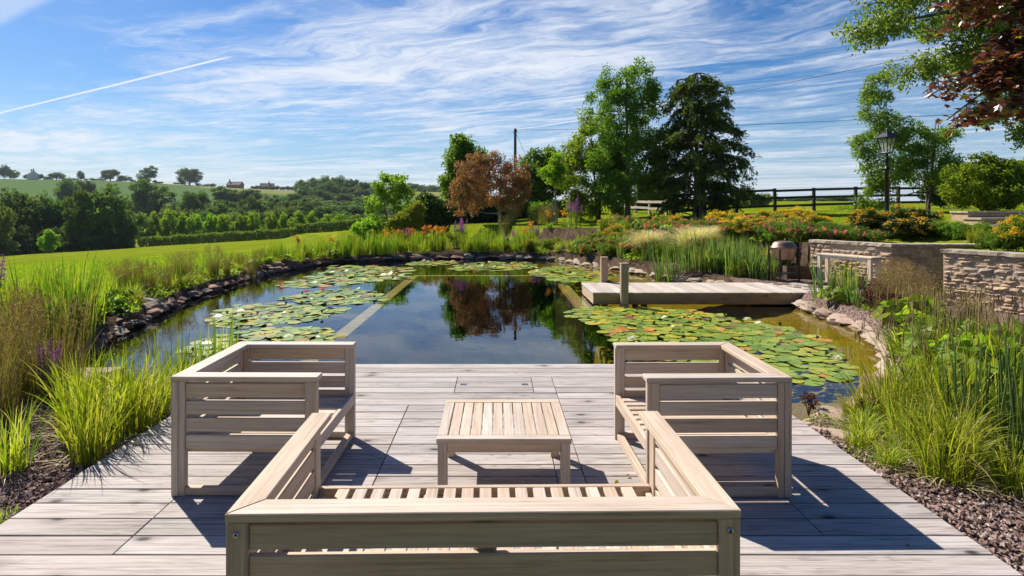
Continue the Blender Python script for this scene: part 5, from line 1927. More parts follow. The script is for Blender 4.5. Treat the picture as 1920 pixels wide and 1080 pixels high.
for px, yt, Y, w in ((750, 346, 640, 34), (772, 343, 650, 34), (792, 346, 650, 34), (812, 347, 640, 34), (832, 349, 640, 36), (760, 354, 600, 36), (785, 356, 600, 36), (810, 357, 600, 36), (840, 358, 590, 36), (735, 352, 610, 32), (862, 355, 600, 36), (885, 358, 600, 36)):
    far_tree('dark', px, yt, Y, w, 'tree in the farthest blue-green wood behind the small airy tree', g5)
# skyline of the big field
for px, yt, w, lab in ((355, 315, 50, 'lone round oak on the skyline, the largest one'), (277, 314, 30, 'upright skyline tree left of the lone round oak'), (207, 317, 33, 'spreading skyline tree with sky under its crown'), (151, 320, 13, 'thin little skyline tree between the farmhouse and the spreading tree'), (106, 323, 30, 'low domed skyline tree right of the white farmhouse'),
                       (8, 309, 20, 'pointed dark skyline tree at the picture edge'), (26, 318, 20, 'skyline tree right of the pointed one at the picture edge'), (52, 326, 14, 'small skyline tree just left of the white farmhouse'), (73, 326, 14, 'small skyline tree just right of the white farmhouse'), (235, 329, 24, 'low skyline bush right of the spreading skyline tree')):
    far_tree('dark', px, yt, 622, w, lab)
for i, px in enumerate((84, 92, 122, 134, 142, 162, 172, 182, 192, 222, 250, 262, 290, 300, 330, 343, 372, 388, 400, 474, 482, 492, 512, 520, 530, 540, 548)):
    far_tree('dark', px, np.interp(px, [0, 300, 450, 560], [330, 341, 349, 352]) - rng.uniform(0, 3), 624, rng.uniform(9, 16), 'small bush in the hedge along the skyline of the big field', 'bushes in the skyline hedge', .2)
g6 = 'trees on the horizon beyond the dark fence'
for px, yt, Y, w in ((1490, 372, 190, 34), (1512, 368, 195, 36), (1570, 368, 190, 44), (1590, 369, 195, 30), (1545, 371, 200, 36), (1470, 376, 200, 30), (1440, 374, 210, 40)):
    far_tree('dark', px, yt, Y, w, 'small dark tree on the horizon seen through the dark fence', g6, .1)
for px, yt, Y, w in ((1010, 402, 75, 60), (1060, 398, 80, 60), (1100, 396, 120, 50), (1140, 392, 110, 60), (1180, 390, 100, 60), (900, 396, 90, 70), (850, 398, 85, 60), (950, 392, 95, 60)):
    far_tree('dark', px, yt - 12, Y, w, 'tree in the dim row glimpsed behind the tall pond-side trees', 'trees glimpsed behind the pond-side trees')
for k in FT.values():
    k.clean()


def hedge(label, pts, h, w, leaf, n_per_m, L, name='clipped_hedge'):
    P = np.array(pts, float)
    root = thing(name, label, 'hedge', (P[0, 0], P[0, 1], gz(*P[0])))
    o = np.array(root.location)
    mb, tb = MB(), MB()
    for a, b in zip(P[:-1], P[1:]):
        d = b - a
        Ln = np.linalg.norm(d)
        d = d / Ln
        nn = np.array([-d[1], d[0]])
        n = int(Ln * n_per_m)
        s = rng.uniform(0, Ln, n)
        face = rng.random(n)
        off = np.where(face < .33, w / 2, np.where(face < .66, -w / 2, rng.uniform(-w / 2, w / 2, n)))
        hh = h * (1 + .06 * np.sin(s * .9) + .05 * np.sin(s * 2.3 + 1))
        zz = np.where(face < .66, rng.uniform(0.02, 1, n) * hh, hh)
        off = off + rng.normal(0, .10, n); zz = zz + rng.normal(0, .07, n)
        x = a[0] + d[0] * s + nn[0] * off
        y = a[1] + d[1] * s + nn[1] * off
        z = land_z(x, y) + np.maximum(zz, .02)
        nm = np.stack([nn[0] * np.sign(off), nn[1] * np.sign(off), np.where(face < .66, .4, 1.5)], -1) + unit(n) * .8
        mb.leaves(np.stack([x, y, z], -1) - o, unit(n), nm, L * rng.uniform(.7, 1.3, n), L * .7, rng.random(n))
        for q in np.arange(.4, Ln, 1.6):
            x, y = a + d * q
            tb.tube([(x - o[0], y - o[1], gz(x, y) - o[2] - .1), (x - o[0], y - o[1], gz(x, y) - o[2] + h * .7)], .05, 5)
    tb.build('stems', M['bark'], root)
    mb.build('foliage', M[leaf], root)


hedge('long clipped green hedge in front of the row of young trees', [(at(272, 118), 118), (at(420, 114), 114), (at(620, 108), 108), (at(720, 104), 104)], 1.75, 1.8, 'leaf_mid', 520, .26)
hedge('dark hedge line climbing beside the lower edge of the big field', [(at(235, 262), 262), (at(330, 240), 240)], 5, 4, 'leaf_far', 160, .6, name='field_hedge')


def farmhouse(label, px, Y, L, W, h, wall, roof, chim, rz):
    X = at(px, Y)
    t = thing('farmhouse', label, 'house', (X, Y, gz(X, Y) - .5), rz)
    mb = MB(); mb.box(-L / 2, L / 2, -W / 2, W / 2, 0, h)
    mb.add([(-L / 2, -W / 2, h), (-L / 2, W / 2, h), (-L / 2, 0, h + W * .42)], [[0, 1, 2]]); mb.add([(L / 2, -W / 2, h), (L / 2, W / 2, h), (L / 2, 0, h + W * .42)], [[0, 2, 1]])
    mb.build('wall', M[wall], t)
    mb = MB()
    e = .5
    z = h + W * .42
    for s in (-1, 1):
        mb.add([(-L / 2 - e, s * (W / 2 + e), h - .4), (L / 2 + e, s * (W / 2 + e), h - .4), (L / 2 + e, 0, z + .15), (-L / 2 - e, 0, z + .15)], [[0, 1, 2, 3] if s < 0 else [3, 2, 1, 0]])
        mb.add([(-L / 2 - e, s * (W / 2 + e), h - .65), (L / 2 + e, s * (W / 2 + e), h - .65), (L / 2 + e, 0, z - .1), (-L / 2 - e, 0, z - .1)], [[0, 1, 2, 3] if s > 0 else [3, 2, 1, 0]])
    rf = mb.build('roof', M[roof], t)
    for x in chim:
        mb = MB(); mb.box(x - .6, x + .6, -.5, .5, z - .8, z + 2.0); mb.box(x - .35, x + .35, -.3, .3, z + 2.0, z + 2.6)
        mb.build('chimney', M['brick'], rf)
    for x in np.linspace(-L / 2 + 1.6, L / 2 - 1.6, 3):
        for zz in (1.2, 3.9):
            if zz + 1.2 < h:
                mb = MB(); mb.box(x - .5, x + .5, -W / 2 - .04, -W / 2 + .06, zz, zz + 1.2)
                mb.build('window', M['pane'], t)


farmhouse('white farmhouse with two chimneys on the skyline', 61, 618, 11, 8, 6, 'cream', 'slate', (-4.6, 4.6), R(-40))
farmhouse('dark roofed farm building on the skyline right of the lone oak', 441, 626, 16, 8, 4.4, 'brick', 'slate', (-6.5,), R(-8))
farmhouse('low brown farmhouse at the end of the skyline by the dark wood', 501, 630, 14, 8, 4.2, 'brick', 'slate', (2.0,), R(12))


# ------------------------------------------------------------------ plants of the banks: prototypes
def proto(name, cat):
    r = empty(name)
    r['category'] = cat
    return r


def disc_base(n, r):
    a = rng.uniform(0, 6.283, n)
    q = r * np.sqrt(rng.random(n))
    return np.stack([q * np.cos(a), q * np.sin(a), np.zeros(n)], -1), a


def iris(n=42, h=.85, r=.16, leaf='blade_iris', w=.022, lean=.14, stiff=.05, bent=.14):
    o = proto('iris_clump', 'iris')
    mb = MB()
    b, a = disc_base(n, r)
    hh = h * rng.uniform(.55, 1.08, n)
    bend = rng.random(n) < bent
    mb.blades(b, hh, a + rng.normal(0, .6, n), np.where(bend, rng.uniform(.2, .45, n), rng.uniform(.02, lean, n)) * (h / .85), w * rng.uniform(.7, 1.2, n), np.where(bend, .35, stiff), seg=6, twist=rng.normal(0, .9, n))
    mb.build('blades', M[leaf], o)
    return o


def sedge(n=200, h=.6, r=.12, leaf='blade_sedge', w=.009, lean=.36, droop=.45, name='sedge_clump', cat='sedge', heads=0, headm='seedhead', up=False):
    o = proto(name, cat)
    mb = MB()
    b, a = disc_base(n, r)
    b[:, :2] *= rng.uniform(.7, 1.35, (1, 2))
    hh = h * np.where(rng.random(n) < .25, rng.uniform(.3, .65, n), rng.uniform(.62, 1.12, n))
    wild = rng.random(n) < .22
    ang = np.where(wild, rng.uniform(0, 6.283, n), a + rng.normal(0, .6, n)) + rng.normal(0, .2)
    ln = rng.uniform(.10, 1.0, n) ** (1.6 if up else 1) * lean * np.where(wild, 1.25, 1)
    dr = droop * np.where(wild, rng.uniform(1.0, 1.9, n), rng.uniform(.4, 1.1, n))
    rn = np.where(wild & (rng.random(n) < .6), rng.uniform(.85, 1, n), rng.random(n) * .9)
    mb.blades(b, hh, ang, ln, w * rng.uniform(.6, 1.3, n), dr, seg=6, rnd=rn)
    # dead thatch at the foot
    k = max(10, n // 5)
    b2, a2 = disc_base(k, r * 1.2)
    mb.blades(b2, h * rng.uniform(.1, .3, k), a2, h * rng.uniform(.2, .55, k), w, .6, seg=4, mat=1)
    mb.build('blades', [M[leaf], M['blade_straw' if leaf != 'blade_brown' else 'blade_brown']], o)
    if heads:
        mb = MB()
        b, a = disc_base(heads, r)
        hs = h * rng.uniform(.8, 1.2, heads)
        ln = rng.uniform(.1, .6, heads) * lean
        mb.blades(b, hs, a, ln, .004, .12, seg=4)
        tip = b + np.stack([np.cos(a) * ln, np.sin(a) * ln, hs * .88], -1)
        k = 9
        P = np.repeat(tip, k, 0) + rng.normal(0, .018, (heads * k, 3)) * [1, 1, 2.4]
        mb.leaves(P, rng.normal(0, .5, (heads * k, 3)) + [0, 0, .8], unit(heads * k), rng.uniform(.02, .045, heads * k), .008)
        mb.build('seed_heads', M[headm], o)
    return o


def pendulous(n=70, h=.75):
    o = proto('pendulous_sedge', 'sedge')
    mb = MB()
    b, a = disc_base(n, .12)
    mb.blades(b, h * rng.uniform(.5, 1.0, n), a, rng.uniform(.2, .6, n), .014, .5, seg=6)
    st, hd = MB(), MB()
    for i in range(8):
        a0 = rng.uniform(0, 6.28)
        ln, hh = rng.uniform(.1, .4), h * rng.uniform(.85, 1.3)
        t_ = np.linspace(0, 1, 6)
        pts = np.stack([np.cos(a0) * ln * t_ ** 2, np.sin(a0) * ln * t_ ** 2, hh * t_], -1)
        st.tube(pts, [.004, .004, .0035, .003, .003, .002], 4, cap=False)
        for k in range(2):
            p0 = pts[-1 - (k > 1)] + rng.normal(0, .01, 3)
            a1 = a0 + rng.normal(0, .7)
            q = rng.uniform(.05, .10)
            dv = rng.uniform(.08, .16)
            arc = np.array([p0, p0 + [math.cos(a1) * q * .6, math.sin(a1) * q * .6, .03], p0 + [math.cos(a1) * q, math.sin(a1) * q, -.01], p0 + [math.cos(a1) * q * 1.1, math.sin(a1) * q * 1.1, -dv]])
            st.tube(arc[:3], .0018, 4, cap=False)
            hd.tube(np.array([arc[2], (arc[2] + arc[3]) / 2, arc[3]]), [.004, .0065, .003], 5, rnd=rng.random())
    mb.build('blades', M['blade_sedge'], o)
    n0 = st.n
    for q in range(len(hd.v)):
        st.v.append(hd.v[q])
    for q in range(len(hd.f)):
        st.f.append(hd.f[q] + n0); st.r.append(hd.r[q]); st.m.append(hd.m[q] + 1); st.uv.append(hd.uv[q])
    st.build('seed_stalks', [M['blade_brown'], M['seedhead']], o)
    return o


def broadleaf(n=26, h=.4, size=.13, leaf='leaf_fresh', name='marsh_marigold', spread=.22):
    o = proto(name, 'leafy plant')
    st, lf = MB(), MB()
    for i in range(n):
        a = rng.uniform(0, 6.28)
        q = spread * math.sqrt(rng.random())
        hh = h * rng.uniform(.45, 1.05)
        e = np.array([q * 1.5 * math.cos(a), q * 1.5 * math.sin(a), hh])
        st.tube(np.array([[q * .4 * math.cos(a), q * .4 * math.sin(a), 0], e * [.7, .7, .6], e]), [.006, .005, .004], 5, cap=False)
        nm = np.array([math.cos(a) * .6, math.sin(a) * .6, .8]) + rng.normal(0, .3, 3)
        nm /= np.linalg.norm(nm)
        u = np.cross(nm, [0.3, .2, 1]); u /= np.linalg.norm(u)
        v = np.cross(nm, u)
        th = np.linspace(.25, 6.03, 12)
        s = size * rng.uniform(.55, 1.1)
        V = [e] + [e + s * (u * math.cos(t_) + v * math.sin(t_)) * .9 + nm * .03 * math.sin(3 * t_) * s * 4 for t_ in th]
        k = np.arange(11)
        lf.add(np.array(V), np.stack([0 * k, 1 + k, 2 + k], -1), rng.random())
    st.build('stalks', M['stem'], o)
    lf.build('leaves', M[leaf], o)
    return o


def shrub(name, cat, r, h, leaf, n_cl=60, per=60, L=.045, tip=None, tipn=40, flower=None, nfl=0, fl_size=.03, stemmat='twig', flat=.5, tip_frac=.45):
    """leafy dome with twigs; optional shoots of another colour at its surface; optional blossoms"""
    o = proto(name, cat)
    lobes = [(0, 0, h * .5, r * .8, r * .8, h * .42)]
    for k in range(5):
        a = rng.uniform(0, 6.28)
        lobes.append((r * .5 * math.cos(a), r * .5 * math.sin(a), h * rng.uniform(.4, .72), r * .42, r * .42, h * .3))
    tubes, C = grow(h, lobes, n_cl, .02, h * .5, seed=int(rng.integers(1e6)), trunks=4, spread=r * .35, cl_bias=.6)
    tb, lf = MB(), MB()
    for pts, rr, s in tubes:
        tb.tube(pts, np.minimum(rr, .012), 4, cap=False)
    tb.build('twigs', M[stemmat], o)
    leaf_cluster(lf, C, rng.uniform(.7, 1.3, len(C)) * r * .24, per, L, .55, up=.5)
    lf.build('foliage', M[leaf], o)
    up = C[(C[:, 2] > h * .35)]
    nrm = (up - [0, 0, h * .3])
    nrm /= np.linalg.norm(nrm, axis=1, keepdims=True)
    if tip:
        mb = MB()
        idx = rng.permutation(len(up))[:max(4, int(len(up) * tip_frac))]
        cc = np.repeat(up[idx] + nrm[idx] * r * .17, 2, 0) + rng.normal(0, r * .07, (len(idx) * 2, 3))
        leaf_cluster(mb, cc, r * .13, tipn // 2, L * .85, .55, up=.8)
        mb.build('new_shoots', M[tip], o)
    if flower:
        mb = MB()
        for q in range(nfl):
            i = int(rng.integers(len(up)))
            c = up[i] + nrm[i] * r * .22 + rng.normal(0, r * .08, 3)
            n = 13
            ax = unit(n) * .8 + nrm[i]
            mb.leaves(c + rng.normal(0, fl_size * .25, (n, 3)), ax, unit(n) + nrm[i], fl_size * rng.uniform(.7, 1.1, n), fl_size * .8, np.clip(rng.normal(.5, .2) + rng.normal(0, .15, n), 0, 1))
        mb.build('blossoms', M[flower], o)
    return o


def loosestrife(n=8, h=1.0, name='purple_loosestrife'):
    o = proto(name, 'flowering plant')
    st, lf = MB(), MB()
    for i in range(n):
        a = rng.uniform(0, 6.28)
        q = .13 * math.sqrt(rng.random())
        hh = h * rng.uniform(.65, 1.05)
        b = np.array([q * math.cos(a), q * math.sin(a), 0])
        e = b + [q * .9 * math.cos(a), q * .9 * math.sin(a), hh]
        st.tube(np.array([b, (b + e) / 2 + rng.normal(0, .012, 3), e]), [.006, .005, .002], 5, cap=False)
        k = 26
        t_ = rng.uniform(.1, .68, k)
        lf.leaves(b + (e - b) * t_[:, None], unit(k) * [1, 1, .3] + [0, 0, .25], unit(k) * .4 + [0, 0, 1], rng.uniform(.05, .09, k), .018)
        m = 130
        t_ = rng.uniform(.70, 1.0, m)
        fl = MB()
        fl.leaves(b + (e - b) * t_[:, None] + unit(m) * (.020 * (1.15 - t_) / .3 + .006)[:, None] * [1, 1, .5], unit(m) + [0, 0, .3], unit(m), .022, .014)
        fl.build('flower_spike', M['purple'], o)
    st.build('stems', M['stem'], o)
    lf.build('leaves', M['leaf_mid'], o)
    return o


def daylily(n=70, h=.5, nf=12):
    o = proto('orange_daylily', 'flowering plant')
    mb, st, fl = MB(), MB(), MB()
    b, a = disc_base(n, .14)
    mb.blades(b, h * rng.uniform(.6, 1.1, n), a, rng.uniform(.12, .4, n), .018, .4, seg=5)
    for i in range(nf):
        a0, q, hh = rng.uniform(0, 6.28), rng.uniform(.03, .26), h * rng.uniform(1.1, 1.6)
        e = np.array([q * math.cos(a0), q * math.sin(a0), hh])
        st.tube(np.array([e * [.3, .3, 0], e * [.5, .5, .5], e]), [.004, .004, .003], 4, cap=False)
        k = 14
        fl.leaves(e + rng.normal(0, .02, (k, 3)), unit(k) + [0, 0, .6], unit(k), rng.uniform(.05, .085, k), .026)
    mb.build('blades', M['blade_iris'], o)
    st.build('stalks', M['stem'], o)
    fl.build('flowers', M['orange'], o)
    return o


def stipa(h=.75, n=1500):
    o = proto('feather_grass', 'ornamental grass')
    mb, hd = MB(), MB()
    b, a = disc_base(n, .11)
    mb.blades(b, h * rng.uniform(.55, 1.05, n), a + rng.normal(0, .35, n), rng.uniform(.1, 1, n) * .62, .006, .55, seg=7, rnd=rng.random(n))
    k = 800
    b, a = disc_base(k, .10)
    hd.blades(b, h * rng.uniform(.85, 1.25, k), a + rng.normal(0, .3, k), rng.uniform(.15, 1, k) * .66, .007, .42, seg=7)
    mb.build('blades', M['blade_sedge' if False else 'blade_straw'], o)
    hd.build('plumes', M['blade_straw'], o)
    return o


def horsetail(n=34, h=.75):
    o = proto('horsetail_clump', 'horsetail')
    mb = MB()
    for i in range(n):
        a, q = rng.uniform(0, 6.28), .2 * math.sqrt(rng.random())
        b = np.array([q * math.cos(a), q * math.sin(a), 0])
        hh = h * rng.uniform(.5, 1.05)
        e = b + [rng.normal(0, .05), rng.normal(0, .05), hh]
        k = 11
        t_ = np.repeat(np.linspace(0, 1, k), 2)[1:-1]
        pts = b + (e - b) * t_[:, None]
        rr = np.tile([.0046, .0058], k - 1)
        mb.tube(pts + np.arange(len(t_))[:, None] * 1e-5, rr[:len(t_)], 6, rnd=rng.random())
    mb.build('stems', M['blade_blue'], o)
    return o


def lowplant(r=.22, n=170, h=.12, leaf='leaf_fresh', L=.045, name='creeping_plant', fl=None):
    o = proto(name, 'ground plant')
    mb, tb = MB(), MB()
    b, a = disc_base(n, r)
    b[:, 2] = h * rng.random(n) * (1 - (np.linalg.norm(b[:, :2], axis=1) / r) ** 2 * .7)
    mb.leaves(b, unit(n) + [0, 0, .3], unit(n) * .7 + [0, 0, 1], L * rng.uniform(.6, 1.3, n), L * .6)
    for i in range(10):
        p = b[int(rng.integers(n))]
        tb.tube(np.array([p * [.2, .2, 0], p]), .003, 4, cap=False)
    mb.build('leaves', M[leaf], o)
    tb.build('stems', M['stem'], o)
    return o


K = {
    'iris': Kind([iris() for _ in range(4)]),
    'reed': Kind([iris(60, .95, .2, 'blade_iris', .016, .1, .03, .06) for _ in range(3)]),
    'blue': Kind([iris(46, .85, .17, 'blade_blue', .02, .2, .05, .22) for _ in range(4)]),
    'sedge': Kind([sedge() for _ in range(4)]),
    'tallsedge': Kind([sedge(130, .9, .20, 'blade_sedge', .012, .42, .26, up=True) for _ in range(4)]),
    'rush': Kind([sedge(170, .62, .10, 'blade_brown', .006, .22, .10, 'soft_rush', 'rush', heads=60, up=True) for _ in range(3)]),
    'brown': Kind([sedge(330, .85, .22, 'blade_brown', .0055, .30, .14, 'brown_grass', 'grass clump', heads=110, up=True) for _ in range(4)]),
    'pend': Kind([pendulous() for _ in range(4)]),
    'marigold': Kind([broadleaf() for _ in range(3)]),
    'bigleaf': Kind([broadleaf(18, .55, .12, 'leaf_fresh', 'pickerel_plant', .2) for _ in range(3)]),
    'spiraea': Kind([shrub('spiraea_shrub', 'shrub', .5, .8, 'leaf_mid', 80, 60, .05, tip='leaf_spiraea', tipn=54, tip_frac=.6) for _ in range(3)]),
    'photinia': Kind([shrub('photinia_shrub', 'shrub', .5, .8, 'leaf_dark', 90, 60, .06, tip='leaf_spiraea', tipn=26, tip_frac=.5) for _ in range(2)]),
    'rose': Kind([shrub('rose_bush', 'rose', .42, .62, 'leaf_mid', 55, 50, .045, flower='pink', nfl=26, fl_size=.05) for _ in range(3)]),
    'greenshrub': Kind([shrub('leafy_shrub', 'shrub', .42, .6, 'leaf_mid', 60, 60, .05) for _ in range(3)]),
    'goldshrub': Kind([shrub('golden_shrub', 'shrub', .42, .75, 'leaf_yellow', 55, 50, .06) for _ in range(2)]),
    'juniper': Kind([shrub('juniper_shrub', 'shrub', .55, .5, 'leaf_conifer', 80, 80, .05) for _ in range(2)]),
    'burgundy': Kind([shrub('burgundy_perennial', 'leafy plant', .2, .42, 'leaf_burgundy', 22, 24, .042, tip='leaf_burgundy', tipn=10) for _ in range(2)]),
    'loose': Kind([loosestrife() for _ in range(3)]),
    'daylily': Kind([daylily() for _ in range(3)]),
    'stipa': Kind([stipa() for _ in range(2)]),
    'horse': Kind([horsetail() for _ in range(2)]),
    'low': Kind([lowplant() for _ in range(3)]),
    'lowgold': Kind([lowplant(leaf='leaf_yellow', name='creeping_jenny', L=.035) for _ in range(2)]),
    'lowdark': Kind([lowplant(leaf='leaf_burgundy', name='bugle_plant', h=.09) for _ in range(2)]),
}


def plant(kind, x, y, sc=1.0, label=None, group=None, z=None, rz=None, which=None):
    if z is None:
        z = gz(x, y)
        if poly_sd(np.array([x]), np.array([y]), SHORE)[0] > 0:
            z = WATER_Z - .03
    return K[kind].put((x, y, z - .012), rz, sc, label, group, which)


def pplant(kind, px, Y, sc, label=None, group=None, **k):
    return plant(kind, at(px, Y), Y, sc, label, group, **k)


# --- left foreground
g = 'yellow-green sedges along the left edge of the deck'
l = 'yellow-green arching sedge spilling over the left edge of the deck'
for x, y, s in ((-2.60, 3.62, .82), (-2.72, 3.88, 1.0), (-2.62, 4.12, 1.05), (-2.98, 4.05, .95), (-2.68, 4.38, 1.1), (-2.9, 4.5, 1.0), (-2.62, 4.68, 1.15), (-3.2, 4.35, .9)):
    plant('tallsedge' if rng.random() < .7 else 'sedge', x, y, s * .82, l, g, z=-.05)
for x, y, s in ((-2.72, 5.0, .9), (-2.6, 5.25, .95), (-2.95, 5.15, .85)):
    plant('reed', x, y, s * 1.0, 'upright bright green reed clump in the water beside the lawn-side armchair', 'reeds in the water beside the armchair', z=-.27)
plant('tallsedge', -3.02, 3.5, .6, 'lone short sedge tuft standing in the gravel by the deck', None, z=-.06)
g = 'brown grasses on the left by the gravel'
l = 'tall brown seeding grass on the left between gravel and pond'
for x, y, s in ((-3.75, 4.15, .95), (-4.05, 4.45, 1.05), (-3.85, 4.9, 1.05), (-4.3, 5.0, 1.05), (-4.7, 5.3, 1.1), (-3.95, 3.95, .8), (-4.5, 4.5, 1.0), (-4.9, 4.8, 1.05), (-5.3, 5.4, 1.0)):
    plant('brown', x, y, s * .86, l, g, z=-.03)
for x, y, s in ((-5.0, 6.75, 1.05), (-5.2, 7.0, 1.15), (-5.5, 7.1, 1.25), (-5.9, 7.1, 1.25), (-5.6, 7.75, 1.15), (-5.55, 7.35, 1.25), (-5.85, 7.6, 1.25), (-5.3, 6.9, .95), (-5.7, 6.8, 1.0), (-6.2, 7.2, 1.05)):
    plant('iris', x, y, s, 'tall fresh green iris on the bank above the red rocks at the left', 'tall irises on the left bank', z=-.02)
plant('loose', -5.95, 6.6, 1.15, 'purple flower spikes above the brown grass at the picture edge', None, z=0)
plant('loose', -3.75, 4.72, .5, 'short purple flower spike in front of the brown grass', None, z=-.03, which=1)
for x, y, s in ((-5.95, 8.4, .8), (-6.0, 9.0, .7), (-5.75, 8.0, .6)):
    plant('marigold', x, y, s, 'leafy green marigold on the bank behind the red rocks', 'marigolds behind the red rocks')

# --- lawn-side bank between the irises and the far end
for i in range(270):
    f = rng.uniform(0, 1)
    y = 8.3 + f * 11.0
    # outward from the shore on the left
    sx = np.interp(y, [7.6, 8.5, 9.8, 11.2, 12.6, 14.2, 16.2, 18.2, 19.6], [-5.3, -5.55, -5.85, -6.15, -6.3, -6.4, -6.3, -5.7, -4.3])
    x = sx - rng.uniform(.24, .95)
    k = rng.choice(['rush', 'lowgold', 'sedge', 'low', 'lowdark', 'iris', 'marigold'], p=[.04, .32, .20, .20, .05, .13, .06])
    nm = {'rush': 'brownish rush tuft on the lawn-side bank', 'lowgold': 'yellow creeping plant on the lawn-side bank', 'sedge': 'small yellow-green sedge on the lawn-side bank', 'low': 'low green plant on the lawn-side bank', 'lowdark': 'dark red low plant on the lawn-side bank', 'iris': 'short iris clump on the lawn-side bank', 'marigold': 'round-leaved plant on the lawn-side bank'}[k]
    plant(k, x, y, {'rush': .8, 'lowgold': .95, 'sedge': .6, 'low': 1.3, 'lowdark': 1.0, 'iris': .6, 'marigold': .6}[k] * rng.uniform(.8, 1.25), nm, nm + ' group')
for px, Y, s in ((352, 12.6, 1.05), (400, 13.2, 1.1), (425, 13.6, .8), (470, 14.6, .95)):
    pplant('rush', px, Y, s, 'tall brown rush clump standing on the lawn-side bank', 'tall rushes on the lawn-side bank')
for i in range(26):
    px = rng.uniform(480, 640)
    pplant('iris' if rng.random() < .6 else 'reed', px, np.interp(px, [480, 640], [16.0, 19.9]) + rng.uniform(0, .8), rng.uniform(.6, .85), 'mid-height iris where the lawn-side bank bends to the far end', 'irises at the far lawn-side bend')

# --- far end
for i in range(84):
    f = rng.random()
    x = -5.2 + 7.6 * f
    ys = np.interp(x, [-5.7, -4.3, -1.6, 1.0, 2.2], [18.2, 19.6, 20.4, 20.3, 19.6])
    y = ys + rng.uniform(.3, 1.3)
    k = 'reed' if rng.random() < .5 else ('iris' if rng.random() < .6 else 'tallsedge')
    if x > 0.2 and rng.random() < .6:
        k = rng.choice(['sedge', 'greenshrub', 'low', 'goldshrub'])
    sc_ = {'reed': .92, 'iris': .88, 'tallsedge': .72, 'sedge': .85, 'greenshrub': .7, 'low': 1.5, 'goldshrub': .6}[k]
    nm = {'reed': 'bright green reed on the far bank of the pond', 'iris': 'broad-bladed iris on the far bank of the pond', 'tallsedge': 'yellowish sedge on the far bank of the pond', 'sedge': 'arching sedge on the far bank', 'greenshrub': 'small green shrub on the far bank', 'low': 'low leafy plant on the far bank', 'goldshrub': 'yellow-leaved shrublet on the far bank'}[k]
    plant(k, x, y, sc_ * rng.uniform(.75, 1.15), nm, nm + 's')
for px, Y, s in ((560, 21.5, .9), (725, 22.5, 1.0), (745, 22.3, 1.0), (800, 22.4, 1.15), (815, 22.2, 1.15), (830, 22.4, 1.1), (770, 22.3, 1.05), (985, 22.6, .9), (1030, 23.5, .9), (1058, 23.8, .9), (620, 22, .8), (995, 24.5, .9)):
    pplant('daylily', px, Y, s, 'orange daylily flowering at the back of the far bank', 'orange daylilies at the far end')
for px, Y, s in ((665, 22.0, .95), (705, 22.8, 1.1), (755, 22.4, .95), (780, 22.8, 1.0), (910, 22.6, 1.15), (855, 22.8, 1.1), (640, 22, .7), (950, 22.3, .6), (980, 22.4, .6)):
    pplant('goldshrub', px, Y, s, 'yellow-leaved shrub at the back of the far bank', 'yellow-leaved shrubs at the far end')
for px, Y, s in ((860, 22.2, 1.15), (868, 22.6, 1.25), (1082, 22.5, 1.35), (1074, 22.8, 1.15), (1005, 22.5, .8), (945, 22.0, .8), (762, 22.6, .9), (965, 22.8, .75)):
    pplant('loose', px, Y, s, 'purple loosestrife spires on the far bank', 'purple loosestrife at the far end')
for px, Y in ((948, 27), (960, 27.5), (1000, 30), (1020, 30.5), (1035, 30.2)):
    pplant('brown', px, Y, 1.1, 'pale brown grass clump on the lawn near the copper-leaved tree', 'brown grasses near the copper-leaved tree')

# --- right bank: reeds and leafy plants along the water, flowers climbing the slope
RB = np.array([(2.2, 19.6), (2.85, 17.9), (3.9, 15.7), (4.7, 13.9), (5.2, 12.75)])
def rb(f):
    q = f * (len(RB) - 1)
    i = min(int(q), len(RB) - 2)
    return RB[i] + (RB[i + 1] - RB[i]) * (q - i)
for i in range(340):
    f = rng.random() ** 1.35
    p = rb(f) + np.array([.92, .38]) * rng.uniform(.30, 2.7)
    k = rng.choice(['blue', 'sedge', 'marigold', 'low', 'rose', 'greenshrub', 'goldshrub', 'iris'], p=[.25 if f > .5 else .06, .20 if f > .5 else .29, .08, .14, .10, .08, .06 if f > .5 else .10, .09 if f > .5 else .15])
    sc_ = {'blue': .85, 'sedge': .85, 'marigold': .8, 'low': 1.4, 'rose': .75, 'greenshrub': .7, 'goldshrub': .55, 'iris': .7}[k]
    nm = {'blue': 'grey-green iris on the bank behind the jetty', 'sedge': 'arching sedge on the flower bank', 'marigold': 'round-leaved plant on the flower bank', 'low': 'low leafy plant on the flower bank', 'rose': 'low pink rose near the water on the flower bank', 'greenshrub': 'small green shrub on the flower bank', 'goldshrub': 'yellow-leaved shrub on the flower bank', 'iris': 'fresh green iris on the flower bank'}[k]
    plant(k, p[0], p[1], sc_ * rng.uniform(.8, 1.2), nm, nm + ' group')
for px, Y, s in ((1240, 14.6, 1.0), (1265, 14.3, 1.05), (1290, 14.0, 1.0), (1315, 13.7, 1.05), (1345, 13.5, 1.1), (1370, 13.2, 1.15), (1395, 13.0, 1.1), (1420, 12.7, 1.05), (1445, 12.5, .8), (1290, 14.6, .95), (1340, 14.0, 1.0), (1385, 13.6, 1.0), (1255, 15.2, .9), (1325, 14.4, .95), (1410, 13.2, .95)):
    pplant('blue', px, Y, s, 'tall grey-green iris right behind the jetty', 'tall irises right behind the jetty')
gS = 'orange-tipped spiraea shrubs of the flower bank'
lS = 'orange-tipped spiraea shrub in the flower bank'
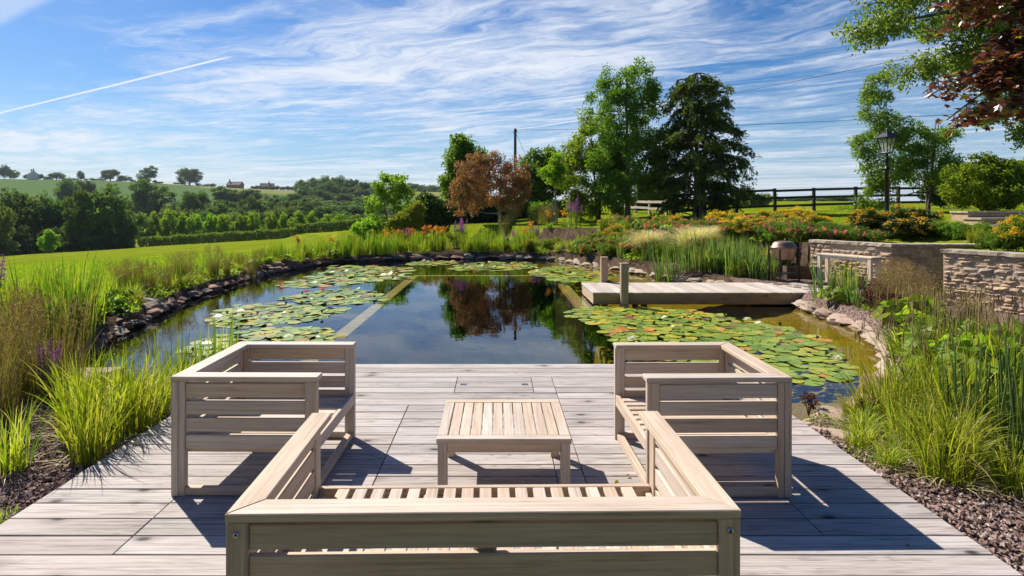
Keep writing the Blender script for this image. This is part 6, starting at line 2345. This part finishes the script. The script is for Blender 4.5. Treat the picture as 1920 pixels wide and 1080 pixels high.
for px, Y, s in ((1168, 19.0, 1.15), (1180, 18.5, .9), (1250, 19.6, 1.0), (1365, 17.2, 1.25), (1385, 16.6, 1.1), (1440, 17.0, 1.25), (1470, 16.6, 1.3), (1505, 16.8, 1.25), (1525, 16.4, 1.0), (1380, 15.2, 1.0), (1410, 14.8, .95), (1350, 15.0, .8), (1425, 15.6, 1.05), (1480, 15.2, 1.0), (1140, 20.5, .8), (1455, 15.0, .85)):
    pplant('spiraea', px, Y, (s * 1.1, s * 1.1, s * .70), lS, gS)
for px, Y, s in ((1205, 18.6, .9), (1190, 17.4, .8), (1230, 18.0, .9), (1420, 16.2, 1.0), (1500, 15.4, 1.1), (1540, 15.2, 1.0)):
    pplant('greenshrub', px, Y, (s * 1.1, s * 1.1, s * .75), 'plain dark green shrub between the orange-tipped spiraeas', 'green shrubs between the spiraeas')
for px, Y, s in ((1105, 19.0, .8), (1130, 18.4, .7), (1100, 18.2, .7), (1180, 17.0, .8), (1225, 16.8, 1.0), (1245, 16.4, .9), (1210, 17.0, .8), (1305, 15.3, .75), (1285, 15.2, .7), (1405, 16.2, 1.05), (1425, 15.4, .95), (1395, 15.8, .8), (1440, 14.2, .8), (1335, 14.8, .7), (1455, 13.8, .8), (1500, 13.6, .7), (1160, 17.8, .75), (1350, 14.4, .6)):
    pplant('rose', px, Y, s, 'pink-flowered rose bush among the spiraeas', 'pink roses among the spiraeas')
pplant('stipa', 1300, 15.2, 1.5, 'large pale feather grass mound, the bigger of two in the flower bed', which=0)
pplant('stipa', 1218, 16.4, 1.4, 'smaller pale feather grass mound left of the bigger one', which=1)
pplant('stipa', 1326, 15.6, 1.35, 'pale feather grass plume just behind the bigger mound', which=0)
# --- above the stone wall
for px, Y, s, lab in ((1650, 14.6, 1.35, 'big glossy shrub with orange tips above the stone wall, below the lamp post'), (1715, 14.3, 1.4, 'big glossy shrub with orange tips above the stone wall, right of the lamp post'), (1690, 13.7, 1.1, 'dark glossy shrub filling the corner above the stone wall')):
    pplant('photinia', px, Y, (s, s, s * .60), lab)
for px, Y, s in ((1560, 14.2, 1.0), (1595, 13.8, 1.0), (1540, 13.6, .8), (1630, 13.4, .8), (1575, 14.9, 1.0)):
    pplant('juniper', px, Y, (s, s, s * .75), 'spreading dark juniper behind the stone wall coping', 'junipers behind the stone wall')
for px, Y, s in ((1600, 13.1, .6), (1545, 13.3, .6), (1640, 12.7, .5), (1575, 13.2, .5)):
    pplant('rose', px, Y, s, 'small rose with few blooms just above the stone wall', 'small roses above the stone wall', z=.80)
for px, Y, s in ((1780, 13.2, .85), (1810, 12.9, .8), (1755, 13.6, .9), (1835, 13.4, .8)):
    pplant('greenshrub', px, Y, s, 'bright low shrub between the stone wall and the steps', 'low shrubs by the steps', z=.80)
for px, Y, s in ((1825, 12.4, .9), (1850, 12.2, .8)):
    pplant('sedge', px, Y, s, 'bright green grassy plant below the stone steps', 'grassy plants below the steps', z=.82)
for px, Y, s in ((1905, 10.4, .75), (1930, 10.0, .9)):
    pplant('spiraea', px, Y, s, 'orange-tipped shrub on the nearest stone wall', 'orange-tipped shrubs on the nearest wall', z=.80)
for px, Y, s in ((1860, 10.6, .7), (1885, 10.2, .6)):
    pplant('greenshrub', px, Y, s, 'low green shrub on top of the nearest stone wall', 'green shrubs on the nearest wall', z=.80)
for px, Y in ((1490, 29.5), (1578, 27.9), (1590, 27.9), (1610, 24), (1790, 24)):
    pplant('low', px, Y, 2.2, 'weedy tuft at the foot of the dark fence', 'weeds along the dark fence')
# --- right foreground
plant('sedge', 2.68, 3.36, 1.0, 'big yellow-green arching sedge at the right edge of the deck', None, z=-.05, which=0)
plant('sedge', 2.80, 3.52, 1.0, 'arching sedge just behind the big one at the deck edge', None, z=-.05, which=1)
plant('sedge', 2.95, 3.95, .8, 'smaller arching sedge between the deck-edge rocks and the thicket', None, z=-.06, which=3)
plant('sedge', 3.05, 3.75, .95, 'arching sedge between the big deck-edge sedge and the horsetails', None, z=-.05, which=2)
for x, y, k_, s_ in ((2.48, 3.85, 'sedge', .55), (2.62, 4.05, 'sedge', .62), (2.9, 4.25, 'tallsedge', .75), (3.1, 4.12, 'sedge', .85), (2.46, 3.55, 'sedge', .5), (2.95, 3.25, 'sedge', .75), (3.2, 4.35, 'tallsedge', .8), (2.78, 4.4, 'sedge', .5), (2.75, 3.75, 'tallsedge', .6)):
    plant(k_, x, y, s_, 'straggling sedge tuft between the deck edge and the thicket', 'straggling sedges by the deck edge', z=-.06)
for x, y in ((2.5, 4.3), (2.7, 4.15), (2.4, 3.7), (2.95, 4.4), (3.0, 3.6), (2.6, 3.6), (3.3, 4.25)):
    plant('low' if rng.random() < .5 else 'lowdark', x, y, rng.uniform(.5, .8), 'small creeping plant in the gravel by the deck rocks', 'creeping plants by the deck rocks', z=-.06)
g = 'yellow-green sedges on the right of the deck'
for x, y, s in ((3.2, 4.2, .8), (3.55, 4.5, .9), (3.7, 4.2, .9), (3.95, 4.95, .9), (4.1, 4.7, .95), (4.2, 5.4, .9), (3.3, 4.1, .9), (4.5, 5.0, .9), (4.6, 5.9, .8), (3.9, 4.0, .9), (4.4, 4.4, .95)):
    plant('tallsedge' if rng.random() < .4 else 'sedge', x, y, s, 'yellow-green sedge in the thicket right of the deck', g, z=-.06)
for x, y, s in ((3.25, 4.55, .8), (3.75, 4.9, .95), (4.05, 5.3, 1.0), (4.3, 5.8, 1.0), (4.5, 6.3, .95), (4.2, 5.1, 1.0), (4.6, 5.5, 1.0), (3.6, 4.3, .95), (4.3, 4.7, 1.0), (5.0, 6.3, .9), (5.0, 5.6, 1.0), (4.9, 4.9, 1.0), (5.3, 6.8, .85)):
    plant('pend', x, y, s * .95, 'sedge with drooping brown seed spikes on the right bank', 'drooping-spiked sedges on the right bank', z=-.08)
for x, y, s in ((3.4, 4.55, .7), (3.85, 5.0, .9), (4.2, 5.4, 1.0), (4.6, 6.1, 1.0), (4.0, 4.7, 1.0), (4.6, 5.2, 1.1), (5.1, 6.8, 1.0), (4.9, 6.9, .9), (4.7, 5.8, .9), (4.5, 4.6, .9)):
    plant('bigleaf', x, y, s, 'big round-leaved water plant in the sedge thicket', 'big-leaved plants in the sedge thicket', z=-.1)
for x, y, s in ((3.32, 3.5, .95), (3.55, 3.75, 1.0), (3.75, 3.6, 1.05), (3.25, 3.85, .9)):
    plant('horse', x, y, s, 'jointed green horsetail stems by the gravel on the right', 'horsetails by the gravel', z=-.05)
for x, y, s in ((5.6, 7.5, .85), (5.9, 7.9, .95), (6.2, 8.3, 1.0), (6.5, 8.9, 1.05), (6.0, 8.6, 1.0), (6.8, 9.6, 1.0), (7.3, 10.4, 1.0), (5.7, 8.3, .85), (7.0, 9.9, 1.05), (6.2, 7.4, .7), (5.9, 6.9, .7)):
    plant('brown', x, y, s * .72, 'feathery brown grass in front of the shaded wall corner', 'brown grasses before the shaded wall corner', z=0)
for x, y, s in ((5.5, 6.3, .6), (5.8, 5.9, .6), (6.2, 6.4, .55), (5.3, 5.6, .7), (5.7, 5.2, .7), (6.1, 5.5, .6), (5.2, 4.9, .7), (5.6, 4.5, .7)):
    plant('rush', x, y, s, 'thin brownish rush tuft before the sunlit stone wall', 'rush tufts before the sunlit wall', z=-.02)
plant('iris', 5.98, 9.75, 1.1, 'tall iris with long arching blades at the shore end of the jetty', None, z=-.05, which=1)
plant('blue', 5.86, 9.2, .95, 'tall grey-green iris in front of the small bench', None, z=-.05, which=2)
plant('blue', 5.75, 9.9, 1.05, 'grey-green iris half hiding the end of the jetty', None, z=-.05, which=0)
plant('marigold', 5.7, 9.5, .7, 'round-leaved marigold at the shore end of the jetty', None, z=-.05, which=0)
for x, y, s in ((5.85, 8.7, 1.1), (6.1, 9.1, 1.2), (6.3, 9.0, 1.1), (5.7, 8.2, 1.0), (5.4, 7.5, .9), (5.55, 7.9, .9)):
    plant('burgundy', x, y, s, 'dark burgundy-leaved plant on the rocky shore near the jetty', 'burgundy plants near the jetty')
for x, y, s in ((2.80, 4.25, .6), (2.55, 4.62, .4)):
    plant('burgundy', x, y, s, 'burgundy seedling among the rocks at the deck corner', 'burgundy seedlings at the deck corner', z=-.08)
for i in range(70):
    y = rng.uniform(5.2, 9.6)
    sx = np.interp(y, [5.3, 6.2, 7.2, 8.3, 9.3], [3.5, 4.3, 4.9, 5.35, 5.5])
    k = 'lowdark' if rng.random() < .45 else 'low'
    plant(k, sx + rng.uniform(.35, .9), y, rng.uniform(.7, 1.1), 'low dark-leaved creeper behind the pale shore rocks' if k == 'lowdark' else 'low green creeper behind the pale shore rocks', 'dark creepers behind the pale rocks' if k == 'lowdark' else 'green creepers behind the pale rocks')
for k in K.values():
    k.clean()


# ------------------------------------------------------------------ grass blades of the lawns
def turf(n, x0, x1, y0, y1, hmin, hmax, keep, label, w=.006):
    x = rng.uniform(x0, x1, n)
    y = y0 + (y1 - y0) * rng.random(n) ** 1.5
    k = keep(x, y) & (rng.random(len(x)) < .62 + .38 * np.sin(x * .9 + np.sin(y * .7) * 2) * np.cos(y * 1.3 + x * .3))
    x, y = x[k], y[k]
    n = len(x)
    mb = MB()
    a = rng.uniform(0, 6.28, n)
    h = rng.uniform(hmin, hmax, n)
    mb.blades(np.stack([x, y, land_z(x, y) - .01], -1), h, a, h * rng.uniform(.1, .7, n), w * (1 + .06 * y), .15, seg=2)
    o = mb.build('lawn_grass', M['grass'])
    o['kind'] = 'stuff'
    tag(o, label, 'grass')


def lawn_side(x, y):
    sx = np.interp(y, [2, 6, 7.6, 8.5, 9.8, 11.2, 12.6, 14.2, 16.2, 18.2, 19.6, 21, 40], [-5.2, -6.0, -5.9, -6.2, -6.5, -6.8, -6.95, -7.1, -7.0, -6.4, -5.2, -4.5, -4])
    return x < sx - rng.exponential(.15, len(x))


turf(90000, -24, -4, 5.5, 30, .05, .15, lambda x, y: lawn_side(x, y) & (x > -.95 * y - 1.0), 'longer lawn grass along the rocky bank', .007)
turf(9000, -4.6, -2.47, 1.6, 3.05, .02, .06, lambda x, y: (y < 2.95 - (x + 2.5) * .25), 'short grass beside the near corner of the deck', .004)
turf(26000, 7, 24, 14.5, 27, .03, .08, lambda x, y: x > 9, 'mown grass around the lamp post', .006)
turf(16000, -4, 7, 22.5, 36, .03, .09, lambda x, y: x > -4, 'mown grass beyond the far bank', .007)


# tall hedge added unseen behind the viewer to darken and tint the sofa's back
hedge('tall clipped hedge added out of view behind the sofa to shade it', [(-12, -3.4), (0, -3.0), (12, -3.4)], 4.6, 1.8, 'leaf_shade_hedge', 900, .16, name='unseen_shade_hedge')
# the air of the valley
m, T = mat_new('valley_air')
T.new('ShaderNodeOutputMaterial', Volume=T.new('ShaderNodeVolumePrincipled', Color=(0.72, 0.82, 0.95), Density=0.00010, Anisotropy=0.2))
mb = MB()
mb.box(-2900, 2900, -420, 3700, -14, 80)
o = mb.build('haze', m)
o['kind'] = 'stuff'
tag(o, 'thin summer haze lying over the valley and far hill', 'haze')
